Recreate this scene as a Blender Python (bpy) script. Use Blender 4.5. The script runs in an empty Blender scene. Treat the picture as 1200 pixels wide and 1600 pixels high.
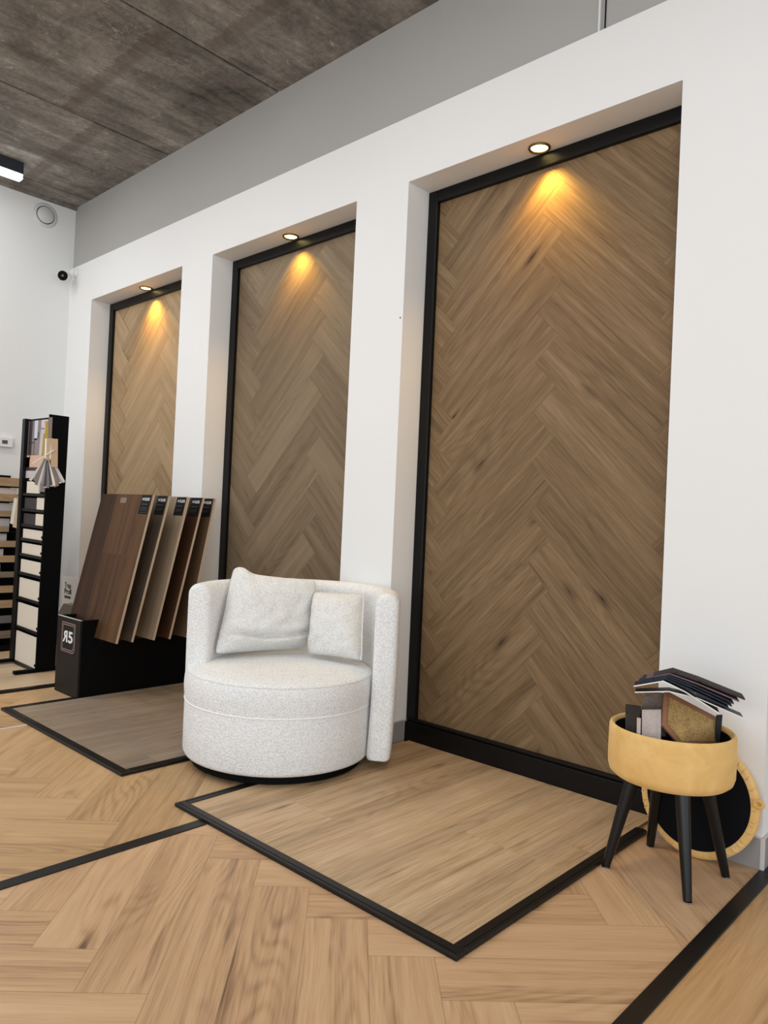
import bpy, bmesh, math, random
from mathutils import Vector, Matrix
from mathutils import noise as mnoise

random.seed(7)
S = bpy.context.scene
COL = S.collection
PI = math.pi

# ------------------------------------------------------------------ node helpers
def srgb(r, g, b):
    f = lambda c: (c / 255 / 12.92) if c / 255 <= 0.04045 else ((c / 255 + 0.055) / 1.055) ** 2.4
    return (f(r), f(g), f(b), 1.0)

class NT:
    """small wrapper that builds a node tree"""
    def __init__(self, name):
        self.m = bpy.data.materials.new(name)
        self.m.use_nodes = True
        self.t = self.m.node_tree
        self.b = self.t.nodes['Principled BSDF']
    def n(self, typ, **kw):
        nd = self.t.nodes.new(typ)
        ins = kw.pop('ins', {})
        for k, v in kw.items():
            setattr(nd, k, v)
        for k, v in ins.items():
            self.put(nd.inputs[k], v)
        return nd
    def put(self, sock, v):
        if isinstance(v, bpy.types.NodeSocket):
            self.t.links.new(v, sock)
        else:
            sock.default_value = v
    def math(self, op, a, b=0.0, c=0.0, clamp=False):
        nd = self.n('ShaderNodeMath', operation=op, use_clamp=clamp)
        self.put(nd.inputs[0], a); self.put(nd.inputs[1], b); self.put(nd.inputs[2], c)
        return nd.outputs[0]
    def xyz(self, x, y, z):
        nd = self.n('ShaderNodeCombineXYZ')
        self.put(nd.inputs[0], x); self.put(nd.inputs[1], y); self.put(nd.inputs[2], z)
        return nd.outputs[0]
    def noise(self, vec, scale=1.0, detail=2.0, rough=0.5, dist=0.0):
        nd = self.n('ShaderNodeTexNoise', ins={'Vector': vec, 'Scale': scale, 'Detail': detail, 'Roughness': rough, 'Distortion': dist})
        return nd.outputs['Fac']
    def smooth(self, v, lo, hi, a=0.0, b=1.0):
        nd = self.n('ShaderNodeMapRange', interpolation_type='SMOOTHSTEP',
                    ins={'Value': v, 'From Min': lo, 'From Max': hi, 'To Min': a, 'To Max': b})
        return nd.outputs[0]
    def mix(self, fac, a, b, mode='MIX'):
        nd = self.n('ShaderNodeMix', data_type='RGBA', blend_type=mode)
        self.put(nd.inputs[0], fac); self.put(nd.inputs[6], a); self.put(nd.inputs[7], b)
        return nd.outputs[2]
    def ramp(self, v, stops):
        nd = self.n('ShaderNodeValToRGB')
        cr = nd.color_ramp
        while len(cr.elements) < len(stops):
            cr.elements.new(0.5)
        for e, (p, c) in zip(cr.elements, stops):
            e.position = p; e.color = c
        self.put(nd.inputs[0], v)
        return nd.outputs[0]
    def bump(self, h, strength, dist):
        nd = self.n('ShaderNodeBump', ins={'Height': h, 'Strength': strength, 'Distance': dist})
        self.put(self.b.inputs['Normal'], nd.outputs[0])
    def col(self, c): self.put(self.b.inputs['Base Color'], c)
    def rough(self, r): self.put(self.b.inputs['Roughness'], r)
    def spec(self, s): self.b.inputs['Specular IOR Level'].default_value = s

def plain(name, c, rough=0.5, spec=0.5, metal=0.0, var=0.04, scale=30.0, bump=0.0, bdist=0.001):
    k = NT(name)
    co = k.n('ShaderNodeTexCoord').outputs['Object']
    nz = k.noise(co, scale, 3.0)
    f = k.math('MULTIPLY_ADD', nz, 2 * var, 1 - var)
    k.col(k.mix(1.0, c, k.xyz(f, f, f), 'MULTIPLY'))
    k.rough(rough); k.spec(spec); k.b.inputs['Metallic'].default_value = metal
    if bump: k.bump(nz, bump, bdist)
    return k.m

def wood(name, dark, mid, light, L, W, rough=0.5, spec=0.35, knots=0.5, tone=0.34, gap=0.55, stretch=1.0, rings=0.16, pores=0.22):
    """plank material: 'uv' is plank-local metres (u along the grain), 'seed' is three random numbers per plank"""
    k = NT(name)
    uv = k.n('ShaderNodeUVMap', uv_map='uv').outputs[0]
    sp = k.n('ShaderNodeSeparateXYZ', ins={0: uv})
    at = k.n('ShaderNodeAttribute', attribute_name='seed').outputs['Color']
    sr = k.n('ShaderNodeSeparateColor', ins={0: at})
    u0, v0 = sp.outputs[0], sp.outputs[1]
    r, g, b = sr.outputs[0], sr.outputs[1], sr.outputs[2]
    u = k.math('MULTIPLY_ADD', r, 31.7, u0)
    v = k.math('MULTIPLY_ADD', g, 17.3, v0)
    z = k.math('MULTIPLY', b, 9.0)
    us = k.math('MULTIPLY', u, stretch)
    wob = k.noise(k.xyz(k.math('MULTIPLY', us, 1.6), k.math('MULTIPLY', v, 7.0), z), 1.0, 2.0)
    vw = k.math('MULTIPLY_ADD', wob, 0.028, v)
    broad = k.noise(k.xyz(k.math('MULTIPLY', us, 0.9), k.math('MULTIPLY', vw, 24.0), z), 1.0, 5.0, 0.62)
    fine = k.noise(k.xyz(k.math('MULTIPLY', us, 9.0), k.math('MULTIPLY', vw, 330.0), z), 1.0, 2.0, 0.6)
    med = k.noise(k.xyz(k.math('MULTIPLY', us, 3.2), k.math('MULTIPLY', vw, 95.0), z), 1.0, 3.0, 0.6)
    ringn = k.noise(k.xyz(k.math('MULTIPLY', us, 0.8), k.math('MULTIPLY', v, 5.0), z), 1.0, 1.0)
    rmask = k.smooth(k.noise(k.xyz(k.math('MULTIPLY', us, 1.1), k.math('MULTIPLY', v, 7.0), k.math('ADD', z, 3.0)), 1.0, 1.0), 0.42, 0.62)
    ring = k.math('MULTIPLY_ADD', k.math('SINE', k.math('MULTIPLY', ringn, 150.0)), 0.5, 0.5)
    ring = k.math('MULTIPLY', k.math('MULTIPLY', ring, ring), rmask)
    heart = k.smooth(k.noise(k.xyz(k.math('MULTIPLY', us, 1.0), k.math('MULTIPLY', vw, 13.0), k.math('ADD', z, 7.0)), 1.0, 4.0, 0.7), 0.56, 0.74)
    vo = k.n('ShaderNodeTexVoronoi', ins={'Vector': k.xyz(k.math('MULTIPLY', u, 2.4), k.math('MULTIPLY', vw, 9.0), z), 'Scale': 1.0, 'Randomness': 1.0})
    pick = k.smooth(k.n('ShaderNodeSeparateColor', ins={0: vo.outputs['Color']}).outputs[0], 0.60, 0.62)
    kd = k.math('ADD', vo.outputs['Distance'], k.math('MULTIPLY', k.math('SUBTRACT', med, 0.5), 0.14))
    knot = k.math('MULTIPLY', k.smooth(kd, 0.02, 0.20, 1.0, 0.0), pick)
    core = k.math('MULTIPLY', k.smooth(kd, 0.0, 0.07, 1.0, 0.0), pick)
    # long dark cracks and streaks
    crk = k.noise(k.xyz(k.math('MULTIPLY', us, 1.7), k.math('MULTIPLY', vw, 34.0), k.math('ADD', z, 5.0)), 1.0, 2.0)
    crack = k.smooth(crk, 0.69, 0.79)
    val = k.math('MULTIPLY', k.math('SUBTRACT', b, 0.5), tone)
    val = k.math('ADD', val, k.math('MULTIPLY_ADD', broad, 0.80, 0.12))
    val = k.math('ADD', val, k.math('MULTIPLY_ADD', ring, -rings, rings * 0.25))
    val = k.math('SUBTRACT', val, k.math('MULTIPLY', heart, knots * 0.34))
    val = k.math('ADD', val, k.math('MULTIPLY_ADD', fine, pores * 2, -pores))
    val = k.math('ADD', val, k.math('MULTIPLY_ADD', med, pores * 1.4, -pores * .7))
    val = k.math('SUBTRACT', val, k.math('MULTIPLY', knot, knots * 0.5))
    val = k.math('SUBTRACT', val, k.math('MULTIPLY', core, knots * 0.5))
    val = k.math('SUBTRACT', val, k.math('MULTIPLY', crack, knots * 0.55), clamp=True)
    c = k.ramp(val, [(0.0, dark), (0.5, mid), (1.0, light)])
    # joints
    e1 = k.math('MINIMUM', u0, k.math('SUBTRACT', L, u0))
    e2 = k.math('MINIMUM', v0, k.math('SUBTRACT', W, v0))
    ed = k.smooth(k.math('MINIMUM', e1, e2), 0.0004, 0.0022, gap, 1.0)
    c = k.mix(1.0, c, k.xyz(ed, ed, ed), 'MULTIPLY')
    k.col(c)
    k.rough(k.math('MULTIPLY_ADD', fine, 0.16, rough - 0.08)); k.spec(spec)
    k.bump(k.math('ADD', fine, k.math('MULTIPLY', ed, 1.2)), 0.12, 0.0008)
    return k.m

# ------------------------------------------------------------------ mesh helpers
class MB:
    def __init__(self):
        self.v = []; self.f = []; self.mi = []; self.uv = []; self.sd = []
    def face(self, pts, m=0, uv=None, seed=(0, 0, 0)):
        i0 = len(self.v)
        self.v += [tuple(p) for p in pts]
        self.f.append(tuple(range(i0, i0 + len(pts))))
        self.mi.append(m)
        self.uv.append(uv or [(0.03 + 0.01 * i, 0.03) for i in range(len(pts))])
        self.sd.append(seed)
    def box(self, lo, hi, m=0, rot=None, at=(0, 0, 0), seed=(0, 0, 0)):
        x0, y0, z0 = lo; x1, y1, z1 = hi
        P = [(x0, y0, z0), (x1, y0, z0), (x1, y1, z0), (x0, y1, z0), (x0, y0, z1), (x1, y0, z1), (x1, y1, z1), (x0, y1, z1)]
        if rot is not None:
            P = [tuple(rot @ Vector(p) + Vector(at)) for p in P]
        i0 = len(self.v); self.v += P
        for q in ((0, 3, 2, 1), (4, 5, 6, 7), (0, 1, 5, 4), (1, 2, 6, 5), (2, 3, 7, 6), (3, 0, 4, 7)):
            self.f.append(tuple(i0 + a for a in q)); self.mi.append(m)
            self.uv.append([(0, 0), (.1, 0), (.1, .1), (0, .1)]); self.sd.append(seed)
        return self
    def grid(self, rows, closed_u=False, closed_v=False, m=0):
        """rows: list of equal-length lists of points"""
        i0 = len(self.v); n = len(rows[0])
        for r in rows: self.v += [tuple(p) for p in r]
        R = len(rows)
        for i in range(R if closed_v else R - 1):
            for j in range(n if closed_u else n - 1):
                a = i0 + i * n + j; b = i0 + i * n + (j + 1) % n
                c = i0 + ((i + 1) % R) * n + (j + 1) % n; d = i0 + ((i + 1) % R) * n + j
                self.f.append((a, b, c, d)); self.mi.append(m)
                self.uv.append([(j / n, i / R), ((j + 1) / n, i / R), ((j + 1) / n, (i + 1) / R), (j / n, (i + 1) / R)])
                self.sd.append((0, 0, 0))
        return self
    def cap(self, pts, m=0, flip=False):
        self.face(list(reversed(pts)) if flip else pts, m)
        return self
    def lathe(self, prof, seg=48, c=(0, 0, 0), M=None, m=0, caps=True):
        rows = []
        for r, z in prof:
            row = []
            for j in range(seg):
                a = 2 * PI * j / seg
                p = Vector((r * math.cos(a), r * math.sin(a), z))
                if M is not None: p = M @ p
                row.append(tuple(p + Vector(c)))
            rows.append(row)
        self.grid(rows, closed_u=True, m=m)
        if caps:
            self.cap(rows[0], m, True); self.cap(rows[-1], m)
        return self
    def tube(self, pts, r, seg=10, m=0):
        pts = [Vector(p) for p in pts]; rows = []
        rr = r if isinstance(r, (list, tuple)) else [r] * len(pts)
        prev = None
        for i, p in enumerate(pts):
            t = (pts[min(i + 1, len(pts) - 1)] - pts[max(i - 1, 0)]).normalized()
            ref = Vector((0, 0, 1)) if abs(t.z) < 0.9 else Vector((1, 0, 0))
            if prev is None: a = t.cross(ref).normalized()
            else: a = (prev - t * prev.dot(t)).normalized()
            prev = a; b = t.cross(a)
            rows.append([tuple(p + a * rr[i] * math.cos(2 * PI * j / seg) + b * rr[i] * math.sin(2 * PI * j / seg)) for j in range(seg)])
        self.grid(rows, closed_u=True, m=m)
        self.cap(rows[0], m, True); self.cap(rows[-1], m)
        return self
    def prism(self, poly, d, m=0):
        """poly: list of points, extruded by vector d"""
        d = Vector(d); top = [tuple(Vector(p) + d) for p in poly]
        self.face(list(reversed(poly)), m); self.face(top, m)
        for i in range(len(poly)):
            j = (i + 1) % len(poly)
            self.face([poly[i], poly[j], top[j], top[i]], m)
        return self
    def build(self, name, mats, parent=None, smooth=False, bevel=0.0, seg=3, angle=35, weld=True, subsurf=0, fixn=True):
        me = bpy.data.meshes.new(name)
        off = Vector(parent_world(parent)) if parent else Vector((0, 0, 0))
        me.from_pydata([tuple(Vector(p) - off) for p in self.v], [], self.f)
        if not isinstance(mats, (list, tuple)): mats = [mats]
        for mt in mats: me.materials.append(mt)
        uvs, sds = [], []
        for pi, p in enumerate(me.polygons):
            p.material_index = self.mi[pi]; p.use_smooth = smooth
            for k in range(p.loop_total):
                uvs += self.uv[pi][k]; sds += [*self.sd[pi], 1.0]
        me.uv_layers.new(name='uv')
        me.attributes.new('seed', 'FLOAT_COLOR', 'CORNER')
        me.uv_layers['uv'].data.foreach_set('uv', uvs)
        me.attributes['seed'].data.foreach_set('color', sds)
        if weld or fixn:
            bm = bmesh.new(); bm.from_mesh(me)
            if weld: bmesh.ops.remove_doubles(bm, verts=bm.verts, dist=1e-5)
            if fixn: bmesh.ops.recalc_face_normals(bm, faces=bm.faces)
            bm.to_mesh(me); bm.free()
        o = bpy.data.objects.new(name, me); COL.objects.link(o)
        if parent: o.parent = parent
        if bevel:
            md = o.modifiers.new('bevel', 'BEVEL'); md.width = bevel; md.segments = seg
            md.limit_method = 'ANGLE'; md.angle_limit = math.radians(angle); md.harden_normals = False
        if subsurf:
            md = o.modifiers.new('sub', 'SUBSURF'); md.levels = subsurf; md.render_levels = subsurf
        if smooth and not subsurf:
            try:
                me.set_sharp_from_angle(angle=math.radians(50))
            except Exception:
                pass
        return o

def parent_world(o):
    p = Vector(o.location)
    while o.parent:
        o = o.parent; p += Vector(o.location)
    return p

def tag(o, label, cat, group=None):
    o['label'] = label; o['category'] = cat
    if group: o['group'] = group
    return o
def thing(name, label, cat, loc=(0, 0, 0), group=None):
    o = bpy.data.objects.new(name, None); COL.objects.link(o)
    o.location = loc; o.empty_display_size = 0.1
    return tag(o, label, cat, group)
def struct(o):
    o['kind'] = 'structure'; return o
def copy_tree(o, delta, parent=None):
    c = o.copy(); COL.objects.link(c)
    c.parent = parent
    if parent is None: c.location = Vector(o.location) + Vector(delta)
    for ch in o.children: copy_tree(ch, delta, c)
    return c

def text_mesh(s, size, bold=0.0, flip=False):
    cu = bpy.data.curves.new('lettering', 'FONT'); cu.body = s; cu.size = size
    cu.extrude = size * 0.01; cu.offset = bold * size
    cu.align_x = 'CENTER'; cu.align_y = 'CENTER'
    ob = bpy.data.objects.new('lettering', cu); COL.objects.link(ob)
    bpy.context.view_layer.update()
    me = bpy.data.meshes.new_from_object(ob.evaluated_get(bpy.context.evaluated_depsgraph_get()))
    vs = [Vector(v.co) for v in me.vertices]; fs = [tuple(p.vertices) for p in me.polygons]
    bpy.data.objects.remove(ob); bpy.data.curves.remove(cu); bpy.data.meshes.remove(me)
    if flip: vs = [Vector((-v.x, v.y, v.z)) for v in vs]
    return vs, fs
def put_text(mb, s, size, O, X, Y, m=0, bold=0.0, flip=False, width=None, lift=0.0006):
    """lays lettering on the plane through O with axes X (reading direction) and Y (up)"""
    vs, fs = text_mesh(s, size, bold, flip)
    X = Vector(X).normalized(); Y = Vector(Y).normalized(); N = X.cross(Y)
    if width:
        w = max(v.x for v in vs) - min(v.x for v in vs); k = width / w
    else: k = 1.0
    i0 = len(mb.v)
    mb.v += [tuple(Vector(O) + X * v.x * k + Y * v.y + N * (v.z + lift)) for v in vs]
    for f in fs:
        mb.f.append(tuple(i0 + a for a in f)); mb.mi.append(m)
        mb.uv.append([(0, 0)] * len(f)); mb.sd.append((0, 0, 0))

# ------------------------------------------------------------------ plank patterns
def clip(poly, rect):
    a0, b0, a1, b1 = rect
    for ax, lim, sgn in ((0, a0, 1), (0, a1, -1), (1, b0, 1), (1, b1, -1)):
        out = []
        for i in range(len(poly)):
            p, q = poly[i], poly[(i + 1) % len(poly)]
            ip = sgn * (p[ax] - lim) >= 0; iq = sgn * (q[ax] - lim) >= 0
            if ip: out.append(p)
            if ip != iq:
                t = (lim - p[ax]) / (q[ax] - p[ax])
                out.append((p[0] + t * (q[0] - p[0]), p[1] + t * (q[1] - p[1])))
        poly = out
        if len(poly) < 3: return []
    return poly

def herringbone(mb, rect, org, ud, vd, w, n, to3, m=0, rng=None):
    rng = rng or random
    cx, cy = (rect[0] + rect[2]) / 2 - org[0], (rect[1] + rect[3]) / 2 - org[1]
    ic = int((cx * ud[0] + cy * ud[1]) / w); jc = int((cx * vd[0] + cy * vd[1]) / w)
    rad = int(0.75 * math.hypot(rect[2] - rect[0], rect[3] - rect[1]) / w) + 2 * n + 2
    def emit(u0, v0, du, dv, along):
        poly = []
        for a, b in ((u0, v0), (u0 + du, v0), (u0 + du, v0 + dv), (u0, v0 + dv)):
            poly.append((org[0] + w * (a * ud[0] + b * vd[0]), org[1] + w * (a * ud[1] + b * vd[1])))
        c = clip(poly, rect)
        if not c: return
        uv = []
        for p in c:
            a = ((p[0] - org[0]) * ud[0] + (p[1] - org[1]) * ud[1]) - u0 * w
            b = ((p[0] - org[0]) * vd[0] + (p[1] - org[1]) * vd[1]) - v0 * w
            uv.append((a, b) if along == 0 else (b, a))
        mb.face([to3(p) for p in c], m, uv, (rng.random(), rng.random(), rng.random()))
    for i in range(jc - rad, jc + rad):
        for q in range(-rad // n - 3, rad // n + 3):
            base = i + 2 * n * (q + (ic - jc) // (2 * n))
            emit(base, i, n, 1, 0)
    for j in range(ic - rad, ic + rad):
        for q in range(-rad // n - 3, rad // n + 3):
            base = j + 1 + 2 * n * (q + (jc - ic) // (2 * n))
            emit(j, base, 1, n, 1)

def straight(mb, rect, w, L, to3, m=0, along=1, rng=None, off=0.0):
    rng = rng or random
    ax = 1 - along                   # planks run along axis 'along'
    lo, hi = rect[ax], rect[ax + 2]
    k = 0; p = lo - off
    while p < hi:
        s = rect[along] - rng.random() * L
        while s < rect[along + 2]:
            if along == 1: poly = [(p, s), (p + w, s), (p + w, s + L), (p, s + L)]
            else: poly = [(s, p), (s + L, p), (s + L, p + w), (s, p + w)]
            c = clip(poly, rect)
            if c:
                uv = [((q[along] - s), (q[ax] - p)) for q in c]
                mb.face([to3(q) for q in c], m, uv, (rng.random(), rng.random(), rng.random()))
            s += L
        p += w

# ------------------------------------------------------------------ materials
M = {}
def wall_paint(name, c, bumpd):
    k = NT(name)
    co = k.n('ShaderNodeTexCoord').outputs['Object']
    n1 = k.noise(co, 260.0, 3.0); n2 = k.noise(co, 1.3, 2.0)
    f = k.math('MULTIPLY_ADD', n2, 0.05, 0.975)
    k.col(k.mix(1.0, c, k.xyz(f, f, f), 'MULTIPLY')); k.rough(0.75); k.spec(0.25)
    k.bump(n1, 0.12, bumpd)
    return k.m
M['white'] = wall_paint('white_paint', srgb(234, 233, 231), 0.0006)
M['endwhite'] = wall_paint('pale_grey_paint', srgb(226, 227, 226), 0.0006)
M['grey'] = wall_paint('grey_plaster', srgb(172, 170, 167), 0.004)
M['black'] = plain('black_satin', srgb(9, 9, 10), 0.4, 0.25, var=0.1)
M['blackmat'] = plain('black_matt', srgb(5, 5, 6), 0.7, 0.12, var=0.1)
M['blackmetal'] = plain('black_profile_metal', srgb(13, 13, 14), 0.38, 0.35, 0.0, var=0.12)
M['tile'] = plain('grey_tile', srgb(148, 146, 146), 0.5, 0.4, var=0.08, scale=9)
M['grout'] = plain('pale_grout', srgb(205, 200, 195), 0.8)
M['silver'] = plain('silver_metal', srgb(215, 213, 208), 0.35, 0.5, 0.2)

def concrete():
    k = NT('raw_concrete')
    co = k.n('ShaderNodeTexCoord').outputs['Object']
    s = k.n('ShaderNodeSeparateXYZ', ins={0: co}); x, y = s.outputs[0], s.outputs[1]
    slab = k.math('FLOOR', k.math('DIVIDE', k.math('ADD', x, 4.53), 1.175))
    lx = k.math('SUBTRACT', k.math('ADD', x, 4.53), k.math('MULTIPLY', slab, 1.175))
    so = k.math('MULTIPLY', slab, 3.71)
    st = k.noise(k.xyz(k.math('MULTIPLY', x, 9.0), k.math('MULTIPLY', y, 1.6), so), 1.0, 5.0, 0.65, 0.6)
    bl = k.noise(k.xyz(x, y, so), 2.2, 6.0, 0.7, 0.8)
    fi = k.noise(co, 34.0, 5.0, 0.75)
    wh = k.noise(k.xyz(k.math('MULTIPLY', x, 16.0), k.math('MULTIPLY', y, 11.0), so), 1.0, 5.0, 0.8, 1.6)
    big = k.noise(k.xyz(k.math('MULTIPLY', x, 2.2), k.math('MULTIPLY', y, 1.4), so), 1.0, 2.0)
    val = k.math('MULTIPLY_ADD', st, 0.95, k.math('MULTIPLY_ADD', bl, 0.85, k.math('MULTIPLY_ADD', fi, 0.55, k.math('MULTIPLY_ADD', big, 0.5, -0.93))), clamp=True)
    c = k.ramp(val, [(0.10, srgb(68, 65, 61)), (0.45, srgb(116, 111, 105)), (0.7, srgb(148, 143, 136)), (0.95, srgb(186, 182, 175))])
    white = k.math('MULTIPLY', k.smooth(wh, 0.56, 0.70), k.smooth(bl, 0.42, 0.6))
    c = k.mix(k.math('MULTIPLY', white, 0.6), c, srgb(206, 202, 196))
    # rusty crosswise bands, one per slab, at its own distance from the wall
    yb = k.math('MULTIPLY_ADD', k.math('MINIMUM', k.math('ABSOLUTE', slab), 1.0), 0.23, -0.69)
    dy = k.math('ABSOLUTE', k.math('SUBTRACT', y, k.math('MULTIPLY_ADD', k.math('SUBTRACT', fi, 0.5), 0.10, yb)))
    band = k.math('MULTIPLY', k.smooth(dy, 0.025, 0.06, 1.0, 0.0), k.math('MULTIPLY_ADD', bl, 0.7, 0.35), clamp=True)
    c = k.mix(k.math('MULTIPLY', band, 0.6), c, srgb(92, 78, 70))
    k.col(c); k.rough(0.85); k.spec(0.2)
    k.bump(k.math('ADD', fi, st), 0.3, 0.004)
    return k.m
M['concrete'] = concrete()

# oak decors (dark, mid, light)
M['oak_b'] = wood('herringbone_warm_oak', srgb(116, 86, 60), srgb(194, 156, 118), srgb(218, 184, 146), 0.8, 0.16, 0.42, 0.35, knots=0.95, tone=0.22, pores=0.24, gap=0.7)
M['oak_a'] = wood('herringbone_natural_oak', srgb(120, 92, 62), srgb(190, 155, 113), srgb(214, 182, 142), 0.935, 0.187, 0.42, 0.35, knots=0.4, tone=0.26, pores=0.2, gap=0.7)
M['oak_c'] = wood('planked_oak_floor', srgb(120, 90, 60), srgb(184, 150, 112), srgb(212, 182, 146), 1.2, 0.2, 0.42, 0.4, knots=0.35)
M['oak_d'] = wood('wide_oak_floor', srgb(130, 94, 58), srgb(190, 149, 102), srgb(212, 174, 128), 2.2, 0.32, 0.42, 0.35, knots=0.3, rings=0.26, tone=0.15, stretch=0.8)
M['oak_p3'] = wood('platform_light_oak', srgb(116, 90, 65), srgb(188, 159, 123), srgb(221, 198, 167), 1.5, 0.23, 0.45, 0.35, knots=0.6, tone=0.10, gap=0.85, rings=0.12, pores=0.36)
M['oak_p2'] = wood('platform_grey_oak', srgb(99, 85, 72), srgb(145, 129, 112), srgb(173, 158, 142), 1.5, 0.23, 0.42, 0.35, knots=0.25, tone=0.2, gap=0.8, rings=0.1)
M['oak_p1'] = wood('platform_pale_oak', srgb(120, 94, 68), srgb(196, 170, 138), srgb(222, 200, 172), 1.5, 0.23, 0.42, 0.4, knots=0.3, tone=0.2, gap=0.8)
M['oak_n3'] = wood('niche_brown_oak', srgb(60, 44, 29), srgb(120, 96, 68), srgb(158, 133, 101), 0.76, 0.152, 0.55, 0.25, knots=0.6, tone=0.10, gap=0.8, rings=0.10, pores=0.32)
M['oak_n2'] = wood('niche_smoked_oak', srgb(78, 64, 48), srgb(121, 103, 80), srgb(150, 132, 107), 0.775, 0.155, 0.55, 0.25, knots=0.4, tone=0.28, gap=0.75, rings=0.1)
M['oak_n1'] = wood('niche_golden_oak', srgb(108, 86, 60), srgb(162, 136, 102), srgb(192, 166, 132), 0.775, 0.155, 0.55, 0.25, knots=0.4, tone=0.3, gap=0.75, rings=0.1)

# boucle fabric
def boucle(name, c, sc=165.0):
    k = NT(name)
    co = k.n('ShaderNodeTexCoord').outputs['Object']
    vo = k.n('ShaderNodeTexVoronoi', feature='SMOOTH_F1', ins={'Vector': co, 'Scale': sc, 'Smoothness': 0.4})
    nz = k.noise(co, sc * 1.3, 3.0, 0.6, 1.2); big = k.noise(co, 5.0, 2.0)
    h = k.math('ADD', k.math('MULTIPLY', vo.outputs['Distance'], -1.0), k.math('MULTIPLY', nz, 1.1))
    f = k.smooth(h, -0.30, 0.46, 0.83, 1.06)
    f = k.math('MULTIPLY', f, k.math('MULTIPLY_ADD', big, 0.06, 0.97))
    k.col(k.mix(1.0, c, k.xyz(f, f, f), 'MULTIPLY'))
    k.rough(0.95); k.spec(0.1)
    k.b.inputs['Sheen Weight'].default_value = 0.25
    k.bump(h, 0.8, 0.004)
    return k.m
M['boucle'] = boucle('cream_boucle', srgb(250, 250, 249))
M['boucle_p'] = boucle('cushion_boucle', srgb(244, 243, 239), 190.0)
M['piping'] = plain('white_piping', srgb(240, 240, 238), 0.8, 0.2)

def velvet():
    k = NT('mustard_velvet')
    co = k.n('ShaderNodeTexCoord').outputs['Object']
    n1 = k.noise(co, 9.0, 4.0, 0.6, 0.8); n2 = k.noise(co, 420.0, 2.0)
    v = k.math('MULTIPLY_ADD', n2, 0.25, k.math('MULTIPLY', n1, 0.8))
    k.col(k.ramp(v, [(0.25, srgb(212, 166, 94)), (0.55, srgb(230, 188, 120)), (0.8, srgb(240, 208, 150))]))
    k.rough(0.7); k.spec(0.2)
    k.b.inputs['Sheen Weight'].default_value = 0.6; k.b.inputs['Sheen Roughness'].default_value = 0.35
    k.b.inputs['Sheen Tint'].default_value = srgb(255, 226, 165)
    k.bump(k.math('ADD', n1, k.math('MULTIPLY', n2, 0.3)), 0.25, 0.004)
    return k.m
M['velvet'] = velvet()
M['blackleg'] = plain('black_lacquered_wood', srgb(9, 9, 11), 0.32, 0.4, var=0.1)
M['chrome'] = plain('chrome_glide', srgb(180, 180, 182), 0.2, 0.5, 1.0)
M['blackfelt'] = plain('black_cloth_underside', srgb(11, 12, 16), 0.9, 0.15, var=0.2, scale=200)

def carpet(name, a, b, sc=300.0, rough=0.95, metal=0.0):
    k = NT(name)
    co = k.n('ShaderNodeTexCoord').outputs['Object']
    n1 = k.noise(co, sc, 3.0, 0.7); n2 = k.noise(co, 18.0, 2.0)
    v = k.math('MULTIPLY_ADD', n2, 0.3, k.math('MULTIPLY', n1, 0.8), clamp=True)
    k.col(k.ramp(v, [(0.35, a), (0.72, b)])); k.rough(rough); k.spec(0.2); k.b.inputs['Metallic'].default_value = metal
    k.bump(n1, 0.5, 0.003)
    return k.m
M['glitter'] = carpet('gold_glitter', srgb(96, 64, 30), srgb(236, 194, 124), 300.0, 0.5, 0.0)
M['tanleather'] = plain('tan_leather', srgb(158, 108, 78), 0.5, 0.4, var=0.08)
M['rosepile'] = carpet('rose_grey_pile', srgb(158, 138, 130), srgb(216, 200, 192), 380.0)
M['blackpile'] = carpet('black_pile', srgb(24, 23, 22), srgb(74, 68, 62), 300.0)
M['taupepile'] = carpet('taupe_pile', srgb(92, 80, 70), srgb(136, 122, 110), 260.0)
M['leaf_dark'] = carpet('charcoal_backing', srgb(42, 40, 42), srgb(76, 72, 72), 90.0)
M['leaf_pink'] = carpet('plum_pile', srgb(90, 66, 72), srgb(140, 112, 116), 300.0)
M['leaf_navy'] = carpet('navy_pile', srgb(26, 32, 42), srgb(62, 70, 82), 300.0)
M['leaf_red'] = carpet('dark_red_pile', srgb(62, 30, 34), srgb(110, 62, 66), 300.0)
M['leaf_white'] = plain('white_card', srgb(232, 228, 222), 0.7, 0.3)
M['leaf_black'] = plain('black_card', srgb(22, 23, 25), 0.5, 0.4)

def board_wood(name, dark, mid, light):
    return wood(name, dark, mid, light, 9.0, 9.0, 0.5, 0.2, knots=0.35, tone=0.42, gap=1.0, stretch=0.5, pores=0.2, rings=0.1)
M['bw0'] = board_wood('walnut_decor', srgb(36, 22, 14), srgb(64, 43, 29), srgb(108, 76, 46))
M['bw1'] = board_wood('smoked_grey_oak_decor', srgb(50, 43, 36), srgb(83, 72, 61), srgb(112, 99, 83))
M['bw2'] = board_wood('greige_oak_decor', srgb(104, 90, 72), srgb(146, 128, 106), srgb(176, 158, 134))
M['bw3'] = board_wood('dark_brown_decor', srgb(43, 27, 18), srgb(76, 50, 34), srgb(101, 72, 50))
M['bw4'] = board_wood('brown_oak_decor', srgb(68, 52, 37), srgb(107, 85, 63), srgb(132, 110, 86))
M['mdf'] = plain('mdf_edge', srgb(188, 164, 140), 0.7, 0.3)
M['lblack'] = plain('label_black', srgb(6, 6, 7), 0.5, 0.15)
M['lwhite'] = plain('label_white_ink', srgb(228, 228, 228), 0.6, 0.3)
M['lgrey'] = plain('label_grey_ink', srgb(84, 84, 86), 0.6, 0.3)
M['rose'] = plain('rose_ink', srgb(158, 132, 126), 0.5, 0.4)
M['binfront'] = plain('bin_front_black', srgb(25, 23, 22), 0.5, 0.25, var=0.08)
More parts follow.
